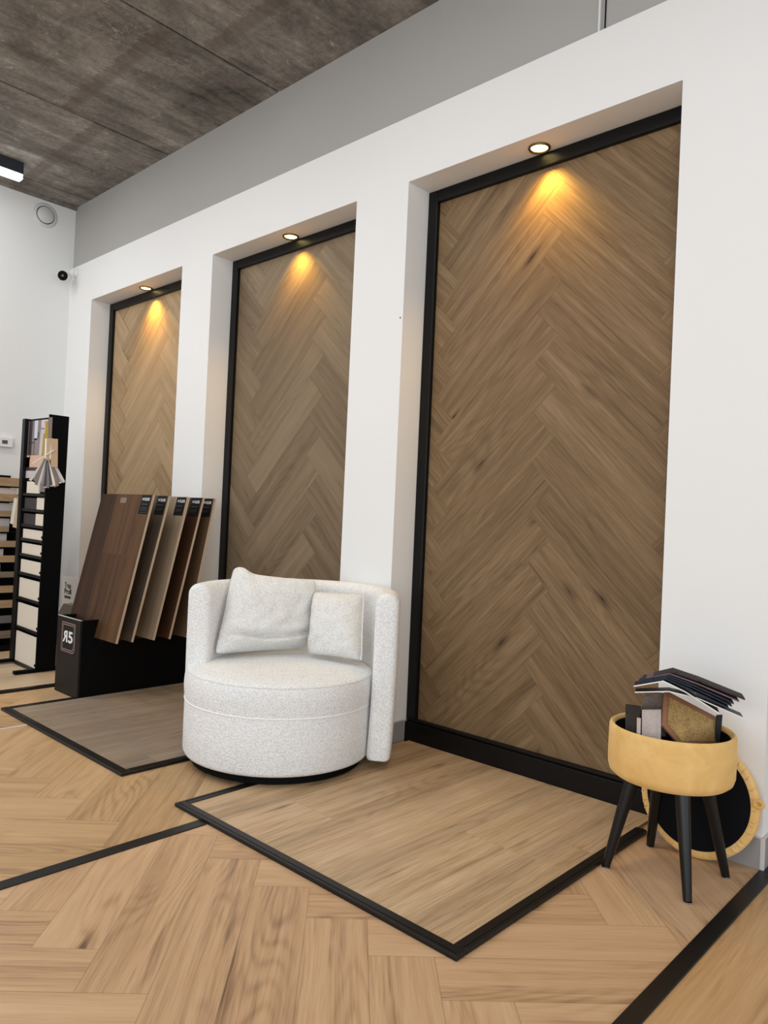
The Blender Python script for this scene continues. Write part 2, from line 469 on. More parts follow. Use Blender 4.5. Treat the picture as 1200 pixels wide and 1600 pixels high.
M['cream'] = plain('cream_tile_glaze', srgb(222, 212, 196), 0.5, 0.4, var=0.02)
M['creamedge'] = plain('cream_tile_edge', srgb(242, 238, 230), 0.6, 0.4)
M['darktile'] = plain('anthracite_tile_glaze', srgb(50, 50, 54), 0.4, 0.5)
M['tan'] = wood('tan_plank_decor', srgb(120, 98, 74), srgb(164, 138, 108), srgb(190, 164, 132), 9, 9, 0.5, 0.3, tone=0.2, gap=1.0, knots=0.1)
M['taupe'] = wood('taupe_plank_decor', srgb(84, 72, 62), srgb(120, 106, 94), srgb(148, 134, 120), 9, 9, 0.5, 0.3, tone=0.2, gap=1.0, knots=0.1)
M['greyp'] = plain('pale_grey_decor', srgb(188, 184, 182), 0.5, 0.3)
M['pinkp'] = plain('pale_rose_decor', srgb(216, 202, 194), 0.5, 0.3)
M['steelp'] = plain('steel_grey_decor', srgb(104, 102, 102), 0.4, 0.4)
M['paper'] = plain('white_paper', srgb(226, 221, 212), 0.8, 0.2, var=0.01)
M['ink'] = plain('black_ink', srgb(24, 23, 22), 0.7, 0.2)
M['greybox'] = plain('taupe_cardboard', srgb(134, 126, 116), 0.7, 0.2)
M['plastic'] = plain('white_plastic', srgb(226, 226, 224), 0.4, 0.45, var=0.01)
M['ventgrey'] = plain('vent_plastic', srgb(206, 207, 206), 0.5, 0.4, var=0.01)
M['screen'] = plain('dark_display', srgb(78, 84, 82), 0.25, 0.5)
M['lens'] = plain('dark_lens', srgb(44, 50, 56), 0.15, 0.6)
M['alu'] = plain('anodised_housing', srgb(52, 56, 66), 0.4, 0.5, 0.3)

def emit(name, c, s):
    k = NT(name)
    k.b.inputs['Base Color'].default_value = c
    k.b.inputs['Emission Color'].default_value = c
    k.b.inputs['Emission Strength'].default_value = s
    return k.m
M['lamp_warm'] = emit('warm_lamp_glow', (1.0, 0.80, 0.30, 1), 9.0)
M['lamp_white'] = emit('white_lamp_glow', (0.95, 0.98, 1.0, 1), 7.0)

# ------------------------------------------------------------------ room measures (metres)
XE = -5.94                    # end wall
XR = -0.682                   # free corner of the panelled wall
N1 = (-5.545, -4.262); N2 = (-3.917, -2.654); N3 = (-2.309, -1.031)
ZN, ZT, ZC = 2.645, 2.958, 3.46
YB = 0.17                     # niche back
P3X = (-2.30, -1.045); P2X = (-3.94, -2.686); P1X = (-5.555, -4.272); PY = -1.105

# ---- floor: one surface, five laid decors
fl = MB()
fz = lambda p: (p[0], p[1], 0.0)
q = math.sqrt(0.5)
rg = random.Random(11)
herringbone(fl, (-2.115, -6.0, -0.66, 0.30), (-1.661, -1.240), (q, -q), (q, q), 0.160, 5, fz, 0, rg)
rg = random.Random(5)
herringbone(fl, (-3.60, -6.0, -2.115, 0.30), (-2.827, -1.303), (-q, q), (-q, -q), 0.187, 5, fz, 1, rg)
rg = random.Random(3)
herringbone(fl, (-6.0, -6.0, -3.60, 0.30), (-4.10, -0.95), (-q, q), (-q, -q), 0.187, 5, fz, 2, rg)
rg = random.Random(21)
straight(fl, (-0.66, -6.0, 4.5, 2.2), 0.32, 2.2, fz, 3, 1, rg, off=0.05)
struct(fl.build('floor', [M['oak_b'], M['oak_a'], M['oak_a'], M['oak_d']], weld=False, fixn=False))

# ---- ceiling: concrete slabs with open joints
ce = MB()
xs = [XE - 0.06 + 0.0]
jo = [-5.705 + 1.175 * i for i in range(9)]
edges = [-6.1] + jo + [4.5]
for a, b in zip(edges[:-1], edges[1:]):
    ce.box((a + 0.009, -6.0, ZC), (b - 0.009, 2.3, ZC + 0.2))
ce.box((-6.1, -6.0, ZC + 0.03), (4.5, 2.3, ZC + 0.2))
struct(ce.build('ceiling', M['concrete'], weld=False))

# ---- panelled wall with three niches
w = MB()
X = [XE, N1[0], N1[1], N2[0], N2[1], N3[0], N3[1], XR]
for i in range(7):
    if i in (1, 3, 5):
        a, b = X[i], X[i + 1]
        w.face([(a, 0, ZN), (b, 0, ZN), (b, 0, ZT), (a, 0, ZT)])
        w.face([(a, 0, 0), (a, 0, ZN), (a, YB + .02, ZN), (a, YB + .02, 0)])
        w.face([(b, 0, 0), (b, YB + .02, 0), (b, YB + .02, ZN), (b, 0, ZN)])
        w.face([(a, 0, ZN), (a, YB + .02, ZN), (b, YB + .02, ZN), (b, 0, ZN)])
        w.face([(a, YB + .02, 0), (a, YB + .02, ZN), (b, YB + .02, ZN), (b, YB + .02, 0)])
    else:
        a, b = X[i], X[i + 1]
        w.face([(a, 0, 0), (b, 0, 0), (b, 0, ZT), (a, 0, ZT)])
w.face([(XE, 0, ZT), (XR, 0, ZT), (XR, 0.3, ZT), (XE, 0.3, ZT)])
w.face([(XR, 0, 0), (XR, 2.2, 0), (XR, 2.2, ZT), (XR, 0, ZT)])
w.face([(XR, 0.12, ZT), (XR, 2.2, ZT), (XR, 2.2, ZC), (XR, 0.12, ZC)])
w.face([(XE, 0.3, 0), (XE, 0.3, ZT), (XR, 0.3, ZT), (XR, 0.3, 0)])
struct(w.build('wall_right', M['white'], weld=False, fixn=False))

u = MB()
u.box((XE, 0.018, ZT - 0.02), (-1.376, 0.12, ZC + 0.02))
u.box((-1.345, 0.018, ZT - 0.02), (XR - 0.001, 0.12, ZC + 0.02))
u.box((-1.38, 0.024, ZT - 0.02), (-1.34, 0.12, ZC + 0.02))
struct(u.build('wall_right_upper', M['grey'], weld=False))
t = MB().box((-1.374, 0.012, ZT), (-1.366, 0.03, ZC))
struct(t.build('trim_1', M['plastic']))
t = MB().box((-1.348, 0.014, ZT), (-1.344, 0.03, ZC))
struct(t.build('trim_2', M['blackmat']))

e = MB().box((XE - 0.15, -6.0, 0), (XE, 0.3, ZC + 0.02))
struct(e.build('wall_left', M['endwhite']))
e = MB().box((XR - 0.02, 2.2, 0), (4.5, 2.35, ZC + 0.02))
struct(e.build('wall_back', M['endwhite']))
# shadow-gap strip where the end wall meets the slab
e = MB().box((XE, -6.0, ZC - 0.022), (XE + 0.03, 0.018, ZC))
struct(e.build('trim_3', M['concrete']))

# ---- tile baseboards
def skirting(name, boxes, joints=()):
    b = MB()
    for lo, hi in boxes: b.box(lo, hi)
    for lo, hi in joints: b.box(lo, hi, 1)
    return struct(b.build(name, [M['tile'], M['grout']], bevel=0.0012, seg=1, weld=False))
HB = 0.098
skirting('baseboard_right', [((N3[1], -0.010, 0), (XR - 0.002, 0, HB))],
         [((N3[1], -0.010, HB), (XR, 0.0, HB + 0.003)), ((XR - 0.002, -0.0102, 0), (XR + 0.0102, 0.0005, HB + 0.003))])
skirting('baseboard_return', [((XR, 0.0005, 0), (XR + 0.010, 2.2, HB))], [((XR, 0.0, HB), (XR + 0.010, 2.2, HB + 0.003))])
for i, (a, b) in enumerate(((XE, N1[0]), (N1[1], N2[0]), (N2[1], N3[0]))):
    skirting('baseboard_%s' % ('far', 'middle', 'near')[i],
             [((a, -0.010, 0), (b, 0, HB)), ((b, -0.010, 0), (b + 0.010, 0.125, HB))],
             [((a, -0.010, HB), (b + 0.010, 0.0, HB + 0.003)), ((b, 0.0, HB), (b + 0.010, 0.125, HB + 0.003))])
skirting('baseboard_left', [((XE, -6.0, 0), (XE + 0.010, -0.01, HB))])

# ---- black floor strips between the laid decors
def strip(name, lo, hi, mat, n=2):
    b = MB(); b.box(lo, hi)
    struct(b.build(name, mat, bevel=0.002, seg=2))
strip('trim_4', (-2.140, -6.0, 0), (-2.094, PY - 0.002, 0.004), M['blackmetal'])
strip('trim_5', (-0.683, -6.0, 0), (-0.638, -0.0115, 0.004), M['blackmetal'])
strip('trim_6', (-3.607, -6.0, 0), (-3.593, PY - 0.002, 0.004), M['silver'])
strip('trim_7', (-0.671, -0.0115, 0), (-0.638, 2.2, 0.004), M['blackmetal'])

# ------------------------------------------------------------------ raised display platforms
def platform(xr, mat, label, seed, bw=0.225, left_to=-0.012):
    x0, x1 = xr
    root = thing('display_platform', label, 'platform', ((x0 + x1) / 2, PY / 2, 0.0), 'raised floor platforms in front of the niches')
    b = MB(); rg = random.Random(seed)
    straight(b, (x0 + 0.036, PY + 0.036, x1 - 0.036, 0.126), bw, 1.5, lambda p: (p[0], p[1], 0.0105), 0, 1, rg, off=0.1)
    b.build('deck_boards', mat, root, weld=False, fixn=False)
    # slab below the boards
    def bar(lo, hi, ax):
        t = MB(); t.box(lo, hi)
        # raised lip along the outer side of the profile
        t.build('edge_profile', M['blackmetal'], root, bevel=0.003, seg=2)
    bar((x0, PY, 0), (x1, PY + 0.040, 0.0130), 0)
    bar((x0, PY + 0.0402, 0), (x0 + 0.040, left_to, 0.0130), 1)
    bar((x1 - 0.040, PY + 0.0402, 0), (x1, -0.012, 0.0130), 1)
    for lo, hi in (((x0 + 0.012, PY + 0.012, 0.0131), (x1 - 0.012, PY + 0.016, 0.0142)),
                   ((x0 + 0.012, PY + 0.042, 0.0131), (x0 + 0.016, left_to, 0.0142)),
                   ((x1 - 0.016, PY + 0.042, 0.0131), (x1 - 0.012, -0.012, 0.0142))):
        MB().box(lo, hi).build('profile_ridge', M['blackmetal'], root)
    return root
platform(P3X, M['oak_p3'], 'light oak raised floor platform with black edging, beside the yellow stool', 4, 0.30)
platform(P2X, M['oak_p2'], 'grey-brown raised floor platform with black edging, left of the white armchair', 8, 0.23, left_to=-0.7245)
platform(P1X, M['oak_p1'], 'pale oak raised floor platform under the black tile display tower', 9, 0.23)

# ------------------------------------------------------------------ herringbone panels in the niches
def niche_panel(nx, mat, org, w, label, seed):
    x0, x1 = nx
    root = thing('herringbone_panel', label, 'wall panel', ((x0 + x1) / 2, YB, 0.0), 'herringbone panels in the lit niches')
    b = MB(); rg = random.Random(seed)
    herringbone(b, (x0 + 0.03, 0.10, x1 - 0.03, ZN - 0.03), org, (q, -q), (-q, -q), w, 5, lambda p: (p[0], YB, p[1]), 0, rg)
    b.build('panel_planks', mat, root, weld=False, fixn=False)
    fw = 0.058
    def bar(lo, hi): MB().box(lo, hi).build('frame_strip', M['black'], root, bevel=0.004, seg=2)
    bar((x0 + 0.001, YB - 0.022, 0.104), (x0 + fw, YB + 0.012, ZN - 0.001))
    bar((x1 - fw, YB - 0.022, 0.104), (x1 - 0.001, YB + 0.012, ZN - 0.001))
    bar((x0 + fw + 0.0005, YB - 0.022, ZN - fw), (x1 - fw - 0.0005, YB + 0.012, ZN - 0.001))
    p = MB(); p.box((x0 + 0.012, 0.128, 0.0), (x1 - 0.012, YB + 0.012, 0.096)); p.box((x0 + 0.012, 0.140, 0.0962), (x1 - 0.012, YB + 0.012, 0.108))
    p.build('plinth', M['black'], root, bevel=0.003, seg=2, weld=False)
    return root
niche_panel(N3, M['oak_n3'], (-1.580, 1.6436), 0.152, 'brown oak herringbone panel in the widest-looking niche, behind the stool', 31)
niche_panel(N2, M['oak_n2'], (-3.040, 1.947), 0.155, 'smoky grey-brown herringbone panel in the middle niche, behind the armchair', 32)
niche_panel(N1, M['oak_n1'], (-4.690, 2.271), 0.157, 'golden oak herringbone panel in the far niche, behind the leaning sample boards', 33)

# ------------------------------------------------------------------ recessed downlights
def downlight(x, label):
    root = thing('downlight', label, 'downlight', (x, 0.099, ZN), 'recessed downlights in the niche soffits')
    r = MB(); c = (x, 0.099, ZN)
    r.lathe([(0.0345, -0.0005), (0.036, -0.005), (0.039, -0.008), (0.044, -0.008), (0.047, -0.004), (0.047, -0.0005)], 64, c, caps=False)
    r.build('trim_ring', M['brass'], root, smooth=True)
    l = MB(); l.lathe([(0.0350, -0.0016), (0.030, -0.003), (0.012, -0.0036)], 64, c)
    l.build('lamp_lens', M['lamp_warm'], root, smooth=True)
    ld = bpy.data.lights.new('spot_beam', 'SPOT'); ld.energy = 24.0; ld.color = (1.0, 0.57, 0.09)
    ld.spot_size = math.radians(114); ld.spot_blend = 1.0; ld.shadow_soft_size = 0.02
    lo = bpy.data.objects.new('spot_beam', ld); COL.objects.link(lo); lo.parent = root; lo.location = (0.02, 0.004, -0.034)
    return root
M['brass'] = plain('dull_brass', srgb(116, 96, 52), 0.35, 0.5, 0.8)
d3 = downlight(-1.667, 'glowing round downlight above the brown oak panel, largest of three')
for x, lab in ((-3.288, 'glowing round downlight above the smoky grey-brown panel in the middle niche'),
               (-4.905, 'glowing round downlight above the golden oak panel, smallest of three')):
    c = copy_tree(d3, (x + 1.667, 0, 0)); c['label'] = lab

# ------------------------------------------------------------------ swivel tub armchair
def armchair():
    th = math.radians(38); F = Vector((math.sin(th), -math.cos(th), 0)); Rr = Vector((math.cos(th), math.sin(th), 0))
    Cs = Vector((-2.438, -0.462, 0)); Cd = Vector((-2.487, -0.490, 0))
    root = thing('swivel_armchair', 'cream boucle tub armchair on a round drum base, between two niches', 'armchair', (Cd.x, Cd.y, 0.0145))
    MB().lathe([(0.365, 0.0145), (0.365, 0.040), (0.30, 0.047)], 48, Cd).build('swivel_base', M['blackmat'], root, smooth=True)
    # upholstered drum
    MB().lathe([(0.30, 0.046), (0.380, 0.046), (0.394, 0.052), (0.400, 0.066), (0.401, 0.16), (0.401, 0.268), (0.400, 0.2725), (0.398, 0.2732), (0.30, 0.273)], 96, Cd)\
        .build('drum_base', M['boucle'], root, smooth=True)
    prof = [(0.30, 0.274), (0.398, 0.2738), (0.4005, 0.2745), (0.403, 0.290), (0.406, 0.33), (0.404, 0.365), (0.399, 0.382), (0.394, 0.3905), (0.388, 0.396), (0.368, 0.404), (0.30, 0.414), (0.18, 0.421), (0.02, 0.423)]
    MB().lathe(prof, 96, Cd).build('seat_cushion', M['boucle'], root, smooth=True)
    for rs, zs, th_ in ((0.4004, 0.2735, 0.0034), (0.3950, 0.389, 0.0026)):
        sm = MB()
        sm.tube([tuple(Cd + Vector((rs * math.cos(a), rs * math.sin(a), zs))) for a in [2 * PI * i / 96 for i in range(97)]], th_, 6)
        sm.build('seam', M['piping'] if zs < 0.3 else M['boucle_p'], root, smooth=True)
    # wrap-round back and arms: a rounded cross-section swept around the drum
    ri, ro, z0, z1 = 0.352, 0.452, 0.046, 0.745
    path = []
    A0 = 92
    for a in range(-A0, A0 + 1, 4):
        r = math.radians(a); path.append(r)
    def sect(scale_t, ztop, zbot):
        """closed outline in (radial, z) with big soft top edges"""
        rm = (ri + ro) / 2; h = (ro - ri) / 2 * scale_t; out = []
        rad = min(0.046, h * 0.96)
        for cx, cz, s in ((rm + h - rad, ztop - rad, 0), (rm - h + rad, ztop - rad, 90)):
            for k in range(0, 7):
                an = math.radians(s + 15 * k); out.append((cx + rad * math.cos(an), cz + rad * math.sin(an)))
        for k in range(1, 12): out.append((rm - h, ztop - rad + (zbot + rad * .4 - ztop + rad) * k / 12))
        rb = rad * .4
        for cx, cz, s in ((rm - h + rb, zbot + rb, 180), (rm + h - rb, zbot + rb, 270)):
            for k in range(0, 5):
                an = math.radians(s + 22.5 * k); out.append((cx + rb * math.cos(an), cz + rb * math.sin(an)))
        for k in range(1, 12): out.append((rm + h, zbot + rb + (ztop - rad - zbot - rb) * k / 12))
        return out
    rows = []
    def place(r, fwd, sc, zt, zb):
        d = -F * math.cos(r) + Rr * math.sin(r)
        return [tuple(Cs + d * (rr - 0.016 * (1 - min(1.0, zz / 0.5)) ** 2) + F * fwd + Vector((0, 0, zz))) for rr, zz in sect(sc, zt, zb)]
    ext = 0.062
    er = 0.028
    for k in range(0, 7):      # rounded front edge of the first arm
        an = math.radians(90 - 15 * k) ; f = ext + er * math.sin(an); s = 1 - (er / 0.05) * (1 - math.cos(an))
        rows.append(place(path[0], f, max(s, 0.1), z1 - er * (1 - math.cos(an)) * 0.75, z0 + 0.010 * (1 - math.cos(an))))
    for r in path:
        rows.append(place(r, ext * 0.0 if abs(r) < math.radians(84) else ext * (abs(r) - math.radians(84)) / math.radians(8), 1.0, z1, z0))
    for k in range(0, 7):
        an = math.radians(15 * k); f = ext + er * math.sin(an); s = 1 - (er / 0.05) * (1 - math.cos(an))
        rows.append(place(path[-1], f, max(s, 0.1), z1 - er * (1 - math.cos(an)) * 0.75, z0 + 0.010 * (1 - math.cos(an))))
    b = MB(); b.grid(rows, closed_u=True); b.cap(rows[0], 0, True); b.cap(rows[-1])
    sh = b.build('wrap_back', M['boucle'], root, smooth=True)
    # stitched seam on the inner edge of each arm front
    return root
armchair()

def pillow(name, label, BL, BR, TR, TL, thick, mat, seed, fold=0.0, piping=False, ear=(0, 0, 0, 0), back=0.7):
    BL, BR, TR, TL = map(Vector, (BL, BR, TR, TL))
    c = (BL + BR + TR + TL) / 4
    nrm = (BR - BL).cross(TL - BL).normalized()
    n = 44
    def P(u, v, side):
        a, b = u * 2 - 1, v * 2 - 1
        pin = 0.045                                   # edges curve in between the corners
        uu = 0.5 + (u - 0.5) * (1 - pin * (1 - b * b) ) ; vv = 0.5 + (v - 0.5) * (1 - pin * (1 - a * a))
        rc = 1 - 0.055 * (abs(a) * abs(b)) ** 5          # softened corners
        uu = 0.5 + (uu - 0.5) * rc; vv = 0.5 + (vv - 0.5) * rc
        p = BL * (1 - uu) * (1 - vv) + BR * uu * (1 - vv) + TR * uu * vv + TL * (1 - uu) * vv
        e = max(0.0, (1 - abs(a) ** 3.2)) ** 0.5 * max(0.0, (1 - abs(b) ** 3.2)) ** 0.5
        h = thick * e
        nz = mnoise.noise(Vector((u * 3 + seed, v * 3, side * 2.0)))
        nf = mnoise.noise(Vector((u * 7 + seed, v * 7, side * 3.0 + 5)))
        h *= 1 + 0.20 * nz
        h += 0.010 * nf * min(1, e * 2)
        if fold and side > 0:
            # pulled crease near the lower edge
            yc = 0.17 + 0.10 * (u - 0.55) ** 2 * 4
            d = (v - yc) / 0.035
            h -= fold * math.exp(-d * d) * max(0.0, 1 - abs(a) ** 6) * (0.75 + 0.4 * nz)
            h += fold * 0.55 * math.exp(-((v - yc + 0.085) / 0.045) ** 2) * max(0.0, 1 - abs(a) ** 6)
        if ear[3]:
            g = math.exp(-((u - 0.07) / 0.12) ** 2 - ((v - 0.97) / 0.14) ** 2)
            p = p + (TL - BL).normalized() * ear[3] * g; h += ear[3] * 0.35 * g
        return p + nrm * h * (1.0 if side > 0 else -back)
    b = MB()
    for side in (1, -1):
        b.grid([[tuple(P(i / n, j / n, side)) for i in range(n + 1)] for j in range(n + 1)])
    base = c - Vector((0, 0, 0.2))
    root = thing(name, label, 'cushion', tuple(base), 'cream cushions on the armchair')
    b.build('cover', mat, root, smooth=True)
    if piping:
        pts = [tuple(P(1.0, j / 24, 1) + nrm * 0.0) for j in range(25)]
        MB().tube(pts, 0.0035, 8).build('piping', M['piping'], root, smooth=True)
    return root
pillow('throw_pillow', 'larger cream boucle cushion leaning back in the armchair, folded at its lower edge',
       (-2.678, -0.712, 0.435), (-2.570, -0.270, 0.435), (-2.522, -0.268, 0.762), (-2.766, -0.577, 0.790), 0.085, M['boucle_p'], 1.3, fold=0.040, ear=(0, 0, 0, 0.028), back=0.5)
pillow('throw_pillow', 'smaller cream boucle cushion with white piping, tucked against the chair arm',
       (-2.480, -0.345, 0.430), (-2.232, -0.250, 0.428), (-2.290, -0.195, 0.722), (-2.510, -0.300, 0.714), 0.085, M['boucle_p'], 6.1, piping=True, back=0.5)

# ------------------------------------------------------------------ yellow velvet stool with storage
SC = Vector((-0.885, -0.246, 0))
def stool():
    root = thing('storage_stool', 'mustard velvet storage stool on four black legs, its lid off', 'stool', tuple(SC))
    R = 0.185
    prof = [(0.02, 0.292), (0.150, 0.292), (0.168, 0.296), (0.180, 0.306), (R, 0.322), (R + 0.001, 0.36), (R, 0.438), (R - 0.002, 0.446), (R - 0.008, 0.450), (R - 0.014, 0.446), (R - 0.016, 0.438), (R - 0.016, 0.32), (0.02, 0.318)]
    b = MB(); b.lathe(prof, 80, SC)
    b.build('velvet_drum', M['velvet'], root, smooth=True)
    MB().lathe([(0.02, 0.3185), (R - 0.0165, 0.3185), (R - 0.0165, 0.436), (R - 0.018, 0.436), (R - 0.018, 0.320), (0.02, 0.320)], 64, SC, caps=False).build('inner_lining', M['blackfelt'], root, smooth=True)
    for fx, fy in ((-1.028, -0.363), (-0.996, -0.102), (-0.766, -0.388), (-0.742, -0.140)):
        foot = Vector((fx, fy, 0)); top = SC + (foot - SC) * 0.60; top.z = 0.293
        ax = top - foot
        leg = MB(); leg.tube([foot + ax * t for t in (0.015, 0.2, 0.5, 0.8, 1.0)], [0.0125, 0.0145, 0.0175, 0.0205, 0.022], 20)
        lo = leg.build('leg', M['blackleg'], root, smooth=True)
        MB().lathe([(0.011, 0.0), (0.0125, 0.001), (0.0125, 0.0045)], 20, foot).build('glide', M['chrome'], lo, smooth=True)
    return root
stool()

def lid():
    # round lid leaning on the wall behind the stool, black underside towards the room
    cen = Vector((-0.866, -0.047, 0.1885)); R = 0.190
    tilt = math.radians(9)
    nrm = Vector((0.0, -math.cos(tilt), math.sin(tilt))).normalized()      # underside normal
    x = Vector((1, 0, 0)); y = nrm.cross(x).normalized()
    Mx = Matrix((x, y, nrm)).transposed()
    root = thing('stool_lid', 'round stool lid with mustard rim and black underside, leaning on the wall', 'stool lid', (cen.x, cen.y, 0.0))
    b = MB(); b.lathe([(0.10, -0.018), (0.165, -0.017), (0.184, -0.012), (0.190, 0.0), (0.186, 0.010), (0.176, 0.014), (0.162, 0.013), (0.160, 0.010)], 72, cen, Mx)
    MB().lathe([(0.1645, 0.0100), (0.1645, 0.0146), (0.10, 0.0152), (0.01, 0.0154)], 64, cen, Mx).build('underside', M['blackfelt'], root, smooth=True)
    # gathered pleats round the rim
    p = b
    rg = random.Random(2)
    for i in range(46):
        a = 2 * PI * i / 46 + rg.uniform(-.04, .04)
        d0 = Vector((math.cos(a), math.sin(a), 0)); d1 = Vector((math.cos(a + .05), math.sin(a + .05), 0))
        p.tube([cen + Mx @ (d0 * 0.167 + Vector((0, 0, 0.0135))), cen + Mx @ (d0 * 0.178 + Vector((0, 0, 0.0142))), cen + Mx @ (d1 * 0.1885 + Vector((0, 0, 0.006)))], [0.0016, 0.0034, 0.0014], 6)
    p.build('velvet_rim', M['velvet'], root, smooth=True, weld=False)
    # pull loop
    l = MB(); c2 = cen + Mx @ Vector((0.172, 0.030, 0.006))
    pts = []
    for i in range(17):
        a = -0.9 * PI + 1.8 * PI * i / 16
        pts.append(tuple(c2 + Mx @ Vector((0.012 + 0.014 * math.cos(a), 0.010 * math.sin(a), 0.006))))
    l.tube(pts, 0.0062, 8)
    l.build('pull_loop', M['velvet'], root, smooth=True)
    return root
lid()

# ---- samples heaped in the stool
AW = Vector((-0.36, 0.93, 0.0))          # horizontal direction away from the room
def sheet(mb, pts, depth, th, lift=0.0, m=0, edge=None):
    """a folded sheet: front edge polyline, extruded away"""
    d = AW * depth + Vector((0, 0, lift))
    up = Vector((0, 0, th))
    for a, b in zip(pts[:-1], pts[1:]):
        a, b = Vector(a), Vector(b)
        A = [a, b, b + d, a + d]; B = [p + up for p in A]
        mb.face(list(reversed(A)), m); mb.face(B, m)
        mb.face([A[0], A[1], B[1], B[0]], m if edge is None else edge); mb.face([A[2], A[3], B[3], B[2]], m)
        mb.face([A[1], A[2], B[2], B[1]], m); mb.face([A[3], A[0], B[0], B[3]], m)

def sample_book():
    base = Vector((-0.86, -0.30, 0.55))
    root = thing('carpet_sample_book', 'open book of dark carpet swatches draped over the heap in the yellow stool', 'sample book', tuple(base))
    layers = [  # front edge points, depth, thickness, materials
        ([(-0.930, -0.424, 0.570), (-0.857, -0.352, 0.576), (-0.794, -0.293, 0.560), (-0.693, -0.198, 0.507)], 0.13, 0.0035, ('leaf_black', 'leaf_white')),
        ([(-0.930, -0.434, 0.589), (-0.866, -0.374, 0.608), (-0.819, -0.330, 0.580), (-0.742, -0.258, 0.520)], 0.15, 0.0038, ('leaf_black', 'leaf_white')),
        ([(-0.921, -0.424, 0.598), (-0.863, -0.368, 0.6145), (-0.812, -0.322, 0.588), (-0.722, -0.238, 0.535)], 0.15, 0.0045, ('leaf_navy', 'leaf_navy')),
        ([(-0.917, -0.418, 0.6035), (-0.861, -0.364, 0.6195), (-0.806, -0.316, 0.594), (-0.716, -0.230, 0.542)], 0.15, 0.0040, ('leaf_red', 'leaf_navy')),
        ([(-0.914, -0.414, 0.6080), (-0.859, -0.360, 0.624), (-0.802, -0.311, 0.599), (-0.713, -0.224, 0.549)], 0.15, 0.0045, ('leaf_navy', 'leaf_navy')),
        ([(-0.906, -0.404, 0.6130), (-0.856, -0.354, 0.629), (-0.797, -0.304, 0.605), (-0.702, -0.212, 0.556)], 0.15, 0.0040, ('leaf_pink', 'leaf_pink')),
        ([(-0.892, -0.388, 0.6175), (-0.850, -0.346, 0.6335), (-0.790, -0.294, 0.611), (-0.690, -0.198, 0.562)], 0.15, 0.0050, ('leaf_dark', 'leaf_dark')),
    ]
    for pts, dep, th, (a, b) in layers:
        mb = MB(); sheet(mb, pts, dep * 0.75, th, -0.008, 0, 1)
        mb.build('swatch_leaf', [M[a], M[b]], root, weld=False)
    return root
sample_book()

def slab(name, label, cat, poly, d, mat, group=None):
    b = MB(); b.prism([tuple(p) for p in poly], d)
    o = b.build(name, mat, bevel=0.0015, seg=1, weld=True)
    return tag(o, label, cat, group)

def gold_sample():
    TL, TR, BR, BL = Vector((-0.893, -0.285, 0.566)), Vector((-0.790, -0.100, 0.470)), Vector((-0.780, -0.137, 0.388)), Vector((-0.876, -0.338, 0.470))
    BL2 = Vector((-0.84, -0.285, 0.405))
    poly = [TL, TR, BR, BL2, BL]
    nrm = (TR - TL).cross(BL - TL).normalized()
    if nrm.y > 0: nrm = -nrm
    base = Vector((-0.84, -0.2, 0.33))
    root = thing('leather_bound_sample', 'gold glitter sample with tan leather border standing in the yellow stool', 'material sample', tuple(base))
    b = MB(); b.prism([tuple(p) for p in poly], tuple(-nrm * 0.008)); b.build('leather_board', M['tanleather'], root, bevel=0.001, seg=1)
    cen = sum(poly, Vector()) / 5
    # inset the glitter face by a constant border
    inner = []
    n = len(poly)
    for i in range(n):
        p0, p1, p2 = poly[i - 1], poly[i], poly[(i + 1) % n]
        e1 = (p1 - p0).normalized(); e2 = (p2 - p1).normalized()
        n1 = nrm.cross(e1); n2 = nrm.cross(e2)
        if n1.dot(cen - p1) < 0: n1 = -n1
        if n2.dot(cen - p1) < 0: n2 = -n2
        bis = (n1 + n2); k = 0.0165 / max(0.35, bis.normalized().dot(n1))
        inner.append(p1 + bis.normalized() * k)
    g = MB(); g.prism([tuple(p + nrm * 0.0012) for p in inner], tuple(-nrm * 0.0016)); g.build('glitter_face', M['glitter'], root)
    return root
gold_sample()
aw = tuple(AW * 0.010)
slab('carpet_sample', 'pale rose-grey carpet square standing upright in the yellow stool', 'carpet sample',
     [(-0.921, -0.388, 0.515), (-0.886, -0.330, 0.514), (-0.874, -0.352, 0.40), (-0.910, -0.405, 0.40)], aw, M['rosepile'], 'loose samples in the yellow stool')
slab('carpet_sample', 'narrow pale rose offcut in front of the rose-grey square in the stool', 'carpet sample',
     [(-0.930, -0.402, 0.492), (-0.917, -0.403, 0.493), (-0.914, -0.408, 0.42), (-0.926, -0.406, 0.42)], tuple(AW * 0.008), M['rosepile'], 'loose samples in the yellow stool')
slab('carpet_sample', 'black flecked carpet piece at the rim of the yellow stool', 'carpet sample',
     [(-0.972, -0.392, 0.520), (-0.932, -0.372, 0.518), (-0.930, -0.380, 0.42), (-0.970, -0.386, 0.42)], tuple(AW * 0.022), M['blackpile'], 'loose samples in the yellow stool')
slab('carpet_sample', 'taupe carpet piece under the swatch book in the yellow stool', 'carpet sample',
     [(-0.944, -0.318, 0.556), (-0.900, -0.276, 0.552), (-0.892, -0.270, 0.42), (-0.965, -0.326, 0.42)], tuple(AW * 0.014), M['taupepile'], 'loose samples in the yellow stool')
slab('carpet_sample', 'black card end-on behind the gold glitter sample', 'carpet sample',
     [(-0.789, -0.140, 0.486), (-0.772, -0.134, 0.490), (-0.776, -0.138, 0.38), (-0.791, -0.142, 0.38)], tuple(AW * 0.012), M['leaf_black'], 'loose samples in the yellow stool')

